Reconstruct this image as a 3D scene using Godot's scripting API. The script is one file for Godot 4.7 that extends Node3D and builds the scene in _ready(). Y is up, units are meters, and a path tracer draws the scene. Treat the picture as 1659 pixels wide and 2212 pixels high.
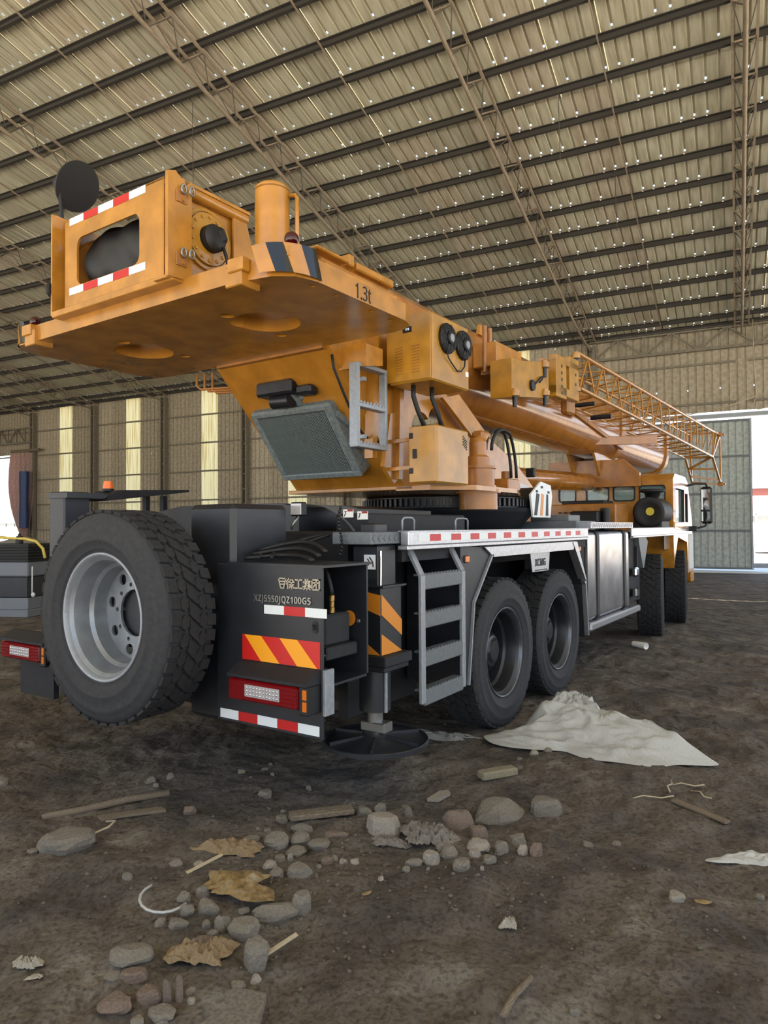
extends Node3D

const FRAME_H := 2212.0
const EYE := Vector3(3.78, 1.645, 2.85)
const WALL_D := 26.8          # distance from the camera's foot to the far wall, in the hall's own axes
const EAVE := 8.62
const PITCH := 0.1944         # rise of the roof per metre
const RIDGE_D := 7.0

var M := {}
var used := {}
var rng := RandomNumberGenerator.new()
var HALL: Transform3D         # the hall's axes: x along the far wall, z towards the camera, origin under the camera
var UP: Transform3D           # the slewing upper works of the crane
var truck: Node3D
var fn_a := FastNoiseLite.new()
var fn_b := FastNoiseLite.new()

# ---------------------------------------------------------------- mesh building
class MB:
	var st := SurfaceTool.new()
	var g := 1
	var tint := Color.WHITE
	func _init():
		st.begin(Mesh.PRIMITIVE_TRIANGLES)
		st.set_smooth_group(-1)
	func flat():
		st.set_smooth_group(-1)
	func smooth():
		g += 1
		st.set_smooth_group(g)
	func tri(a, b, c):
		st.set_color(tint)
		st.add_vertex(a)
		st.set_color(tint)
		st.add_vertex(b)
		st.set_color(tint)
		st.add_vertex(c)
	func quad(a, b, c, d):
		tri(a, b, c)
		tri(a, c, d)
	func otri(a, b, c, o):            # turned away from the point o
		if (c - a).cross(b - a).dot((a + b + c) / 3.0 - o) < 0.0:
			tri(a, c, b)
		else:
			tri(a, b, c)
	func oquad(a, b, c, d, o):
		otri(a, b, c, o)
		otri(a, c, d, o)
	func box(c: Vector3, s: Vector3, bev := 0.0, b := Basis()):
		flat()
		var h := s * 0.5
		bev = minf(bev, minf(h.x, minf(h.y, h.z)) * 0.8)
		if bev <= 0.0:
			for a in 3:
				for sg in [-1.0, 1.0]:
					var p := []
					for q in [[-1, -1], [1, -1], [1, 1], [-1, 1]]:
						var v := Vector3()
						v[a] = sg * h[a]
						v[(a + 1) % 3] = q[0] * h[(a + 1) % 3]
						v[(a + 2) % 3] = q[1] * h[(a + 2) % 3]
						p.append(c + b * v)
					oquad(p[0], p[1], p[2], p[3], c)
			return
		var P := func(a, sx, sy, sz):
			var v := Vector3(sx * (h.x - bev), sy * (h.y - bev), sz * (h.z - bev))
			v[a] = [sx, sy, sz][a] * h[a]
			return c + b * v
		for a in 3:
			for sg in [-1, 1]:
				var p := []
				for q in [[-1, -1], [1, -1], [1, 1], [-1, 1]]:
					var s3 := [0, 0, 0]
					s3[a] = sg
					s3[(a + 1) % 3] = q[0]
					s3[(a + 2) % 3] = q[1]
					p.append(P.call(a, s3[0], s3[1], s3[2]))
				oquad(p[0], p[1], p[2], p[3], c)
		for a in 3:                       # the twelve chamfers
			var a1 := (a + 1) % 3
			var a2 := (a + 2) % 3
			for s1 in [-1, 1]:
				for s2 in [-1, 1]:
					var e := []
					for sa in [-1, 1]:
						var s3 := [0, 0, 0]
						s3[a] = sa
						s3[a1] = s1
						s3[a2] = s2
						e.append(P.call(a1, s3[0], s3[1], s3[2]))
						e.append(P.call(a2, s3[0], s3[1], s3[2]))
					oquad(e[0], e[2], e[3], e[1], c)
		for sx in [-1, 1]:
			for sy in [-1, 1]:
				for sz in [-1, 1]:
					otri(P.call(0, sx, sy, sz), P.call(1, sx, sy, sz), P.call(2, sx, sy, sz), c)
	func span(lo: Vector3, hi: Vector3, bev := 0.0):
		box((lo + hi) * 0.5, (hi - lo).abs(), bev)
	func bar(a: Vector3, b: Vector3, w: float, h: float, bev := 0.0, up := Vector3.UP):   # a beam of w by h from a to b
		var d := b - a
		var z := d.normalized()
		var x := up.cross(z)
		if x.length() < 0.01:
			x = Vector3.RIGHT.cross(z)
		x = x.normalized()
		var y := z.cross(x)
		box((a + b) * 0.5, Vector3(w, h, d.length()), bev, Basis(x, y, z))
	func ring(c: Vector3, x: Vector3, y: Vector3, r: float, n: int) -> Array:
		var o := []
		for i in n:
			var t := TAU * i / n
			o.append(c + x * (cos(t) * r) + y * (sin(t) * r))
		return o
	func cyl(a: Vector3, b: Vector3, r0: float, r1 := -1.0, n := 16, caps := true):
		if r1 < 0.0:
			r1 = r0
		var z := (b - a).normalized()
		var x := z.cross(Vector3.UP if absf(z.y) < 0.9 else Vector3.RIGHT).normalized()
		var y := z.cross(x)
		var p := ring(a, x, y, r0, n)
		var q := ring(b, x, y, r1, n)
		var o := (a + b) * 0.5
		smooth()
		for i in n:
			var j := (i + 1) % n
			oquad(p[i], p[j], q[j], q[i], o)
		if caps:
			flat()
			for i in n:
				var j := (i + 1) % n
				if r0 > 0.0:
					otri(a, p[i], p[j], o)
				if r1 > 0.0:
					otri(b, q[i], q[j], o)
	func tube(pts: Array, r: float, n := 8, closed := false):
		smooth()
		var m := pts.size()
		var rings := []
		var x := Vector3.ZERO
		for i in m:
			var t: Vector3
			if closed:
				t = (pts[(i + 1) % m] - pts[(i + m - 1) % m]).normalized()
			else:
				t = (pts[mini(i + 1, m - 1)] - pts[maxi(i - 1, 0)]).normalized()
			if x == Vector3.ZERO:
				x = t.cross(Vector3.UP if absf(t.y) < 0.9 else Vector3.RIGHT).normalized()
			else:
				x = (x - t * x.dot(t)).normalized()
			rings.append(ring(pts[i], x, t.cross(x), r, n))
		for i in (m if closed else m - 1):
			var p: Array = rings[i]
			var q: Array = rings[(i + 1) % m]
			var o: Vector3 = (pts[i] + pts[(i + 1) % m]) * 0.5
			for k in n:
				var j := (k + 1) % n
				oquad(p[k], p[j], q[j], q[k], o)
		if not closed:
			for e in [0, m - 1]:
				for k in n:
					otri(pts[e], rings[e][k], rings[e][(k + 1) % n], pts[1 if e == 0 else m - 2])
	func lathe(prof: Array, n: int, T := Transform3D(), crease := []):   # prof of Vector2(radius, height) about y; outside is to the right of the run
		for i in prof.size() - 1:
			if i == 0 or i in crease:
				smooth()
			var a: Vector2 = prof[i]
			var b: Vector2 = prof[i + 1]
			for k in n:
				var t0 := TAU * k / n
				var t1 := TAU * (k + 1) / n
				var p := T * Vector3(a.x * cos(t0), a.y, a.x * sin(t0))
				var q := T * Vector3(a.x * cos(t1), a.y, a.x * sin(t1))
				var r := T * Vector3(b.x * cos(t1), b.y, b.x * sin(t1))
				var s := T * Vector3(b.x * cos(t0), b.y, b.x * sin(t0))
				if a.x > 1e-6:
					tri(p, q, r)
				if b.x > 1e-6:
					tri(p, r, s)
	func prism(poly: Array, z0: float, z1: float, T := Transform3D()):   # a flat outline in x, y pulled along z
		flat()
		var pk := PackedVector2Array(poly)
		var idx := Geometry2D.triangulate_polygon(pk)
		if Geometry2D.is_polygon_clockwise(pk):
			pk.reverse()
			idx = Geometry2D.triangulate_polygon(pk)
		var lo := minf(z0, z1)
		var hi := maxf(z0, z1)
		var f := func(v, z):
			return T * Vector3(v.x, v.y, z)
		for i in range(0, idx.size(), 3):
			var a: Vector2 = pk[idx[i]]
			var b: Vector2 = pk[idx[i + 1]]
			var c: Vector2 = pk[idx[i + 2]]
			if (b - a).cross(c - a) < 0.0:
				var t := b
				b = c
				c = t
			tri(f.call(a, hi), f.call(c, hi), f.call(b, hi))
			tri(f.call(a, lo), f.call(b, lo), f.call(c, lo))
		for i in pk.size():
			var a: Vector2 = pk[i]
			var b: Vector2 = pk[(i + 1) % pk.size()]
			quad(f.call(a, lo), f.call(a, hi), f.call(b, hi), f.call(b, lo))
	func plate_hole(outer: Array, inner: Array, z0: float, z1: float, T := Transform3D()):   # outlines with the same number of points
		flat()
		var n := outer.size()
		for i in n:
			var j := (i + 1) % n
			var o0: Vector2 = outer[i]
			var o1: Vector2 = outer[j]
			var i0: Vector2 = inner[i]
			var i1: Vector2 = inner[j]
			for z in [z0, z1]:
				quad(T * Vector3(o0.x, o0.y, z), T * Vector3(o1.x, o1.y, z), T * Vector3(i1.x, i1.y, z), T * Vector3(i0.x, i0.y, z))
			quad(T * Vector3(o0.x, o0.y, z0), T * Vector3(o1.x, o1.y, z0), T * Vector3(o1.x, o1.y, z1), T * Vector3(o0.x, o0.y, z1))
			quad(T * Vector3(i0.x, i0.y, z0), T * Vector3(i1.x, i1.y, z0), T * Vector3(i1.x, i1.y, z1), T * Vector3(i0.x, i0.y, z1))
	func ball(c: Vector3, r: Vector3, n := 12):
		smooth()
		var m := n / 2
		for i in m:
			for k in n:
				var P := func(ii, kk):
					var a: float = PI * ii / m
					var b: float = TAU * kk / n
					return c + Vector3(r.x * sin(a) * cos(b), r.y * cos(a), r.z * sin(a) * sin(b))
				oquad(P.call(i, k), P.call(i, k + 1), P.call(i + 1, k + 1), P.call(i + 1, k), c)
	func grid(P: Callable, nu: int, nv: int):   # a smooth sheet; P(u, v) with u, v in 0..1
		smooth()
		var pts := []
		for j in nv + 1:
			for i in nu + 1:
				pts.append(P.call(float(i) / nu, float(j) / nv))
		for j in nv:
			for i in nu:
				var k := j * (nu + 1) + i
				quad(pts[k], pts[k + 1], pts[k + nu + 2], pts[k + nu + 1])
	func mesh() -> ArrayMesh:
		st.generate_normals()
		return st.commit()

func round_rect(w: float, h: float, r: float, n := 4, c := Vector2.ZERO) -> Array:
	var o := []
	for q in 4:
		var cc := Vector2((w / 2 - r) * (1 if q in [0, 3] else -1), (h / 2 - r) * (1 if q < 2 else -1))
		for i in n + 1:
			var t := PI / 2 * (q + float(i) / n)
			o.append(c + cc + Vector2(cos(t), sin(t)) * r)
	return o

func numbered(called: String) -> String:
	used[called] = used.get(called, -1) + 1
	return called if used[called] == 0 else "%s_%03d" % [called, used[called]]

func put(called: String, m, material: Material, parent: Node = self, T := Transform3D()) -> MeshInstance3D:
	var o := MeshInstance3D.new()
	o.mesh = m.mesh() if m is MB else m
	o.name = numbered(called) if parent == self else called
	o.material_override = material
	o.transform = T
	parent.add_child(o, true)
	return o

func node(called: String, parent: Node = self, T := Transform3D()) -> Node3D:
	var o := Node3D.new()
	o.name = numbered(called) if parent == self else called
	o.transform = T
	parent.add_child(o, true)
	return o

func tag(o: Node, label: String, category := "", group := "", kind := "") -> Node:
	if label:
		o.set_meta("label", label)
	if category:
		o.set_meta("category", category)
	if group:
		o.set_meta("group", group)
	if kind:
		o.set_meta("kind", kind)
	return o

func P(called: String, m, material: Material, parent: Node = null) -> MeshInstance3D:      # a part of the carrier
	return put(called, m, material, truck if parent == null else parent)

func U(called: String, m, material: Material) -> MeshInstance3D:                            # a part of the upper works
	return put(called, m, material, truck, UP)

func lettering(s: String, height: float, depth: float, bold := true) -> TextMesh:
	var t := TextMesh.new()
	var f := SystemFont.new()
	f.font_names = PackedStringArray(["Droid Sans"])
	f.font_weight = 700 if bold else 400
	t.font = f
	t.text = s
	t.font_size = 64
	t.pixel_size = height / 46.0
	t.depth = depth
	t.curve_step = 4.0
	return t

# ---------------------------------------------------------------- materials
func speckle(seed_: int, freq: float, lo: float, hi: float, octaves := 4, size := 512) -> NoiseTexture2D:
	var n := FastNoiseLite.new()
	n.seed = seed_
	n.frequency = freq
	n.fractal_octaves = octaves
	n.noise_type = FastNoiseLite.TYPE_SIMPLEX_SMOOTH
	var t := NoiseTexture2D.new()
	t.width = size
	t.height = size
	t.seamless = true
	t.noise = n
	var r := Gradient.new()
	r.offsets = PackedFloat32Array([0.2, 0.8])
	r.colors = PackedColorArray([Color(lo, lo, lo), Color(hi, hi, hi)])
	t.color_ramp = r
	return t

func stained(seed_: int, freq: float, offs: Array, cols: Array, octaves := 5, size := 1024) -> NoiseTexture2D:
	var t := speckle(seed_, freq, 0, 1, octaves, size)
	t.color_ramp.offsets = PackedFloat32Array(offs)
	t.color_ramp.colors = PackedColorArray(cols)
	return t

func mat(called: String, c: Color, rough := 0.6, metal := 0.0) -> StandardMaterial3D:
	var m := StandardMaterial3D.new()
	m.resource_name = called
	m.albedo_color = c
	m.roughness = rough
	m.metallic = metal
	M[called] = m
	return m

func grain(m: StandardMaterial3D, tex: Texture2D, scale: Vector3, world := false):
	m.albedo_texture = tex
	m.uv1_triplanar = true
	m.uv1_world_triplanar = world
	m.uv1_scale = scale

func make_materials():
	var fine := speckle(3, 0.03, 0.92, 1.0, 3)
	var soft := speckle(5, 0.012, 0.86, 1.0)
	var dusty := stained(8, 0.015, [0.25, 0.55, 0.8], [Color(0.80, 0.80, 0.82), Color(0.92, 0.92, 0.92), Color(1, 0.98, 0.94)])
	var streak := stained(11, 0.012, [0.2, 0.5, 0.8], [Color(0.88, 0.86, 0.83), Color(0.95, 0.945, 0.93), Color(1, 1, 1)], 3)
	for a in [["orange", Color(0.72, 0.49, 0.17), 0.26], ["orange_box", Color(0.70, 0.50, 0.14), 0.34], ["orange_dull", Color(0.66, 0.43, 0.16), 0.42], ["orange_gloss", Color(0.66, 0.42, 0.16), 0.13]]:
		var m := mat(a[0], a[1], a[2])
		m.clearcoat_enabled = true
		m.clearcoat = 0.35
		m.clearcoat_roughness = 0.12
		grain(m, soft, Vector3.ONE * 0.6)
	grain(mat("chassis", Color(0.135, 0.145, 0.165), 0.42), soft, Vector3.ONE * 0.7)
	grain(mat("chassis_matt", Color(0.10, 0.105, 0.12), 0.7), dusty, Vector3.ONE * 0.9)
	mat("black", Color(0.045, 0.045, 0.05), 0.55)
	mat("black_gloss", Color(0.03, 0.03, 0.035), 0.12)
	mat("rubber_hose", Color(0.06, 0.06, 0.065), 0.6)
	grain(mat("tyre", Color(0.19, 0.195, 0.205), 0.82), dusty, Vector3.ONE * 1.4)
	grain(mat("tread", Color(0.155, 0.155, 0.16), 0.9), dusty, Vector3.ONE * 1.6)
	grain(mat("rim_silver", Color(0.56, 0.58, 0.60), 0.38, 0.45), soft, Vector3.ONE * 1.1)
	grain(mat("rim_dark", Color(0.17, 0.175, 0.19), 0.36, 0.3), soft, Vector3.ONE * 1.1)
	grain(mat("rim_worn_highlight", Color(0.36, 0.37, 0.39), 0.3, 0.6), soft, Vector3.ONE * 1.1)  # worn flange metal, its bright highlight put into the lighter colour
	mat("emblem_metal", Color(0.62, 0.59, 0.53), 0.35, 0.4)
	grain(mat("aluminium", Color(0.74, 0.75, 0.77), 0.34, 0.85), fine, Vector3.ONE * 1.2)
	grain(mat("tank_steel", Color(0.80, 0.81, 0.83), 0.22, 0.9), soft, Vector3.ONE * 0.5)
	grain(mat("grey_paint", Color(0.40, 0.42, 0.43), 0.5), fine, Vector3.ONE * 1.5)
	grain(mat("grey_light", Color(0.58, 0.60, 0.62), 0.45, 0.3), fine, Vector3.ONE * 1.5)
	grain(mat("radiator", Color(0.47, 0.51, 0.51), 0.55), dusty, Vector3.ONE * 1.2)
	grain(mat("radiator_core", Color(0.44, 0.48, 0.48), 0.6), fine, Vector3.ONE * 3.0)
	mat("chrome", Color(0.85, 0.86, 0.88), 0.12, 1.0)
	mat("steel", Color(0.55, 0.55, 0.54), 0.35, 0.8)
	mat("brass", Color(0.62, 0.5, 0.28), 0.35, 0.7)
	mat("white_strip", Color(0.85, 0.87, 0.87), 0.4)
	mat("red_strip", Color(0.72, 0.07, 0.07), 0.4)
	mat("hazard_yellow", Color(0.93, 0.62, 0.08), 0.4)
	mat("hazard_red", Color(0.75, 0.10, 0.08), 0.4)
	mat("hazard_orange", Color(0.80, 0.50, 0.13), 0.42)
	mat("sticker", Color(0.9, 0.9, 0.88), 0.5)
	mat("sticker_red", Color(0.55, 0.12, 0.1), 0.5)
	mat("lens_red", Color(0.42, 0.04, 0.06), 0.15)
	mat("lens_clear", Color(0.72, 0.70, 0.70), 0.12, 0.3)
	mat("lens_amber", Color(0.80, 0.42, 0.12), 0.15)
	mat("lens_dark_red", Color(0.22, 0.03, 0.04), 0.1)
	mat("lens_beacon", Color(0.95, 0.45, 0.10), 0.15)
	mat("yellow_disc", Color(0.78, 0.72, 0.22), 0.5)
	mat("ink", Color(0.06, 0.05, 0.04), 0.6)
	var gl := mat("glass", Color(0.55, 0.68, 0.66, 0.3), 0.05)
	gl.transparency = BaseMaterial3D.TRANSPARENCY_ALPHA
	mat("mirror_glass", Color(0.82, 0.86, 0.86), 0.04, 1.0)
	grain(mat("roof_sheet", Color(0.78, 0.76, 0.67), 0.55, 0.15), streak, Vector3(0.6, 0.6, 0.07))
	grain(mat("roof_sheet_b", Color(0.73, 0.71, 0.63), 0.55, 0.15), streak, Vector3(0.7, 0.7, 0.06))
	grain(mat("roof_sheet_c", Color(0.75, 0.71, 0.63), 0.6, 0.1), streak, Vector3(0.5, 0.5, 0.08))
	grain(mat("wall_sheet", Color(0.72, 0.68, 0.60), 0.55, 0.15), streak, Vector3(0.5, 0.1, 0.5))
	grain(mat("wall_sheet_b", Color(0.67, 0.63, 0.55), 0.6, 0.1), streak, Vector3(0.4, 0.12, 0.4))
	grain(mat("door_sheet", Color(0.66, 0.69, 0.67), 0.5, 0.1), streak, Vector3(0.5, 0.2, 0.5))
	M.door_sheet.backlight_enabled = true
	M.door_sheet.backlight = Color(0.25, 0.25, 0.25)
	var ts := mat("translucent_sheet", Color(0.97, 0.95, 0.83), 0.5)
	ts.backlight_enabled = true
	ts.backlight = Color(0.98, 0.96, 0.88)
	grain(ts, stained(17, 0.008, [0.12, 0.35, 0.8], [Color(0.80, 0.74, 0.55), Color(0.97, 0.96, 0.91), Color(1, 1, 1)], 2), Vector3(0.9, 0.9, 0.04))
	mat("purlin", Color(0.20, 0.185, 0.165), 0.75)
	grain(mat("truss_paint", Color(0.58, 0.52, 0.44), 0.6), soft, Vector3.ONE * 0.8)
	mat("truss_rod", Color(0.30, 0.27, 0.24), 0.65)
	grain(mat("column", Color(0.50, 0.47, 0.41), 0.65), streak, Vector3.ONE * 0.5)
	# earth: mottled brown-grey clay with paler dried patches and crumbs
	var e := mat("earth", Color(0.80, 0.80, 0.81), 0.95)
	grain(e, stained(23, 0.006, [0.12, 0.35, 0.5, 0.65, 0.88], [Color(0.33, 0.30, 0.265), Color(0.42, 0.385, 0.34), Color(0.50, 0.465, 0.41), Color(0.47, 0.42, 0.365), Color(0.60, 0.57, 0.51)], 6), Vector3.ONE * 0.22, true)
	e.detail_enabled = true
	e.detail_blend_mode = BaseMaterial3D.BLEND_MODE_MUL
	e.detail_uv_layer = BaseMaterial3D.DETAIL_UV_2
	e.uv2_triplanar = true
	e.uv2_world_triplanar = true
	e.uv2_scale = Vector3.ONE * 1.3
	e.detail_albedo = stained(29, 0.02, [0.1, 0.4, 0.6, 0.9], [Color(0.58, 0.56, 0.54), Color(0.86, 0.85, 0.84), Color(1, 1, 1), Color(0.76, 0.74, 0.70)], 6)
	e.heightmap_enabled = true
	e.heightmap_scale = 5.0
	e.heightmap_texture = speckle(31, 0.012, 0, 1, 6, 1024)
	for a in [["stone_grey", Color(0.49, 0.46, 0.41)], ["stone_light", Color(0.59, 0.555, 0.50)], ["stone_red", Color(0.47, 0.405, 0.35)], ["stone_yellow", Color(0.55, 0.515, 0.42)]]:
		var m := mat(a[0], a[1], 0.92)
		grain(m, dusty, Vector3.ONE * 5.0, true)
		m.heightmap_enabled = true
		m.heightmap_scale = 0.4
		m.heightmap_texture = fine
	grain(mat("gravel", Color(0.42, 0.385, 0.335), 0.95), dusty, Vector3.ONE * 4.0, true)
	grain(mat("old_wood", Color(0.52, 0.47, 0.40), 0.85), stained(37, 0.02, [0.2, 0.5, 0.8], [Color(0.62, 0.58, 0.52), Color(0.85, 0.83, 0.8), Color(1, 1, 1)]), Vector3(14, 14, 1.2))
	grain(mat("straw", Color(0.72, 0.66, 0.54), 0.8), fine, Vector3.ONE * 6.0)
	grain(mat("sack", Color(0.72, 0.72, 0.70), 0.38), fine, Vector3.ONE * 4.0)
	M.sack.backlight_enabled = true
	M.sack.backlight = Color(0.15, 0.15, 0.15)
	var pf := mat("thin_plastic", Color(0.70, 0.70, 0.68, 0.55), 0.3)
	pf.transparency = BaseMaterial3D.TRANSPARENCY_ALPHA
	grain(mat("cardboard", Color(0.55, 0.465, 0.34), 0.85), dusty, Vector3.ONE * 6.0)
	grain(mat("dirty_bag", Color(0.56, 0.51, 0.42), 0.6), stained(41, 0.01, [0.2, 0.5, 0.8], [Color(0.66, 0.64, 0.58), Color(0.95, 0.84, 0.62), Color(1, 1, 0.98)]), Vector3.ONE * 2.0)
	grain(mat("paper_scrap", Color(0.66, 0.63, 0.56), 0.85), dusty, Vector3.ONE * 6.0)
	grain(mat("ash_fibre", Color(0.50, 0.47, 0.43), 0.95), dusty, Vector3.ONE * 9.0)
	grain(mat("curtain", Color(0.80, 0.67, 0.63), 0.9), dusty, Vector3.ONE * 0.7)
	M.curtain.backlight_enabled = true
	M.curtain.backlight = Color(0.6, 0.52, 0.5)
	grain(mat("blue_tarp", Color(0.12, 0.22, 0.42), 0.5), soft, Vector3.ONE * 0.8)
	grain(mat("concrete", Color(0.62, 0.61, 0.58), 0.9), dusty, Vector3.ONE * 0.8)
	grain(mat("slab_concrete", Color(0.47, 0.445, 0.40), 0.92), dusty, Vector3.ONE * 3.0)
	mat("house_white", Color(0.80, 0.81, 0.80), 0.8)
	mat("house_blue", Color(0.35, 0.52, 0.68), 0.7)
	mat("house_red", Color(0.72, 0.45, 0.42), 0.8)
	mat("car_white", Color(0.80, 0.83, 0.85), 0.25)
	mat("window_dark", Color(0.12, 0.16, 0.19), 0.1)
	mat("machine_yellow", Color(0.80, 0.55, 0.10), 0.5)
	mat("machine_grey", Color(0.45, 0.47, 0.50), 0.6)
	mat("hose_yellow", Color(0.85, 0.75, 0.35), 0.5)

# ---------------------------------------------------------------- the lie of the ground
func ground(x: float, z: float) -> float:
	var r := Vector2(x - 3.4, z - 0.6).length()
	var near := clampf((16.0 - r) / 12.0, 0.0, 1.0)
	var y := fn_a.get_noise_2d(x, z) * 0.05 * (0.35 + 0.65 * near)
	y += fn_b.get_noise_2d(x, z) * 0.022 * near
	y += fn_b.get_noise_2d(x * 3.1 + 7.0, z * 3.1) * 0.009 * near
	var lump := clampf(fn_b.get_noise_2d(x * 0.45 + 40.0, z * 0.45) * 2.0, 0.0, 1.0)
	y += lump * 0.03 * near
	return y

# ---------------------------------------------------------------- the hall
func axis(from: float, to: float, dense0: float, dense1: float, fine: float, grow: float) -> Array:
	var o := []
	var x := dense0
	while x < dense1:
		o.append(x)
		x += fine
	var stp := fine
	while x < to:
		o.append(x)
		stp = minf(stp * grow, 4.0)
		x += stp
	o.append(to)
	x = dense0
	stp = fine
	var left := []
	while true:
		stp = minf(stp * grow, 4.0)
		x -= stp
		if x <= from:
			break
		left.append(x)
	left.append(from)
	left.reverse()
	return left + o

func make_floor():
	var xs := axis(-90.0, 60.0, -0.6, 5.4, 0.028, 1.06)
	var zs := axis(-110.0, 45.0, -3.2, 2.0, 0.026, 1.06)
	var st := SurfaceTool.new()
	st.begin(Mesh.PRIMITIVE_TRIANGLES)
	st.set_smooth_group(0)
	for z in zs:
		for x in xs:
			st.add_vertex(Vector3(x, ground(x, z), z))
	var w := xs.size()
	for j in zs.size() - 1:
		for i in w - 1:
			var k := j * w + i
			for q in [k, k + 1, k + w + 1, k, k + w + 1, k + w]:
				st.add_index(q)
	st.generate_normals()
	tag(put("floor", st.commit(), M.earth), "bare trodden brown-grey earth floor of the shed", "", "", "structure")

func roof_y(d: float) -> float:
	return EAVE + (WALL_D - d) * PITCH if d >= RIDGE_D else EAVE + (WALL_D - RIDGE_D) * PITCH - (RIDGE_D - d) * PITCH

var PURLINS := [26.55, 25.93, 24.68, 23.37, 22.15, 20.97, 19.77, 18.7, 17.66, 16.6, 15.65, 14.67, 13.72, 12.78, 11.84, 10.9, 9.96, 9.02, 8.08]
var BAYS := [5.5, 0.3, -4.75, -9.9, -15.3, -20.9, -26.1, -31.2, -36.2, -41.4]

func ribbed(width: float, z0: float, z1: float, bands: Array, chance: float, pitch := 0.26, tall := 0.034) -> ArrayMesh:
	# a trapezoidal metal sheet, ribs along z; between the pairs in bands some rib crowns have rusted through
	var xs := []
	var n := int(round(width / pitch))
	for i in n:
		for q in [[0.0, 0.0], [0.09, 0.0], [0.185, 0.0], [0.2, 1.0], [0.235, 1.0], [0.25, 0.0]]:
			xs.append(Vector2((i + q[0] / 0.26) * pitch - width / 2, q[1] * tall))
	xs.append(Vector2(width / 2 + 0.012, 0.0))
	var zs := [z0]
	for b in bands:
		zs.append(b[0])
		zs.append(b[1])
	zs.append(z1)
	var m := MB.new()
	for j in zs.size() - 1:
		for i in xs.size() - 1:
			var hole := false
			if j % 2 == 1:
				hole = i % 6 == 3 and rng.randf() < chance
			elif i % 6 == 3 and rng.randf() < 0.0:
				hole = true
			if hole:
				continue
			m.quad(Vector3(xs[i].x, xs[i].y, zs[j]), Vector3(xs[i + 1].x, xs[i + 1].y, zs[j]), Vector3(xs[i + 1].x, xs[i + 1].y, zs[j + 1]), Vector3(xs[i].x, xs[i].y, zs[j + 1]))
	return m.mesh()

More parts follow.
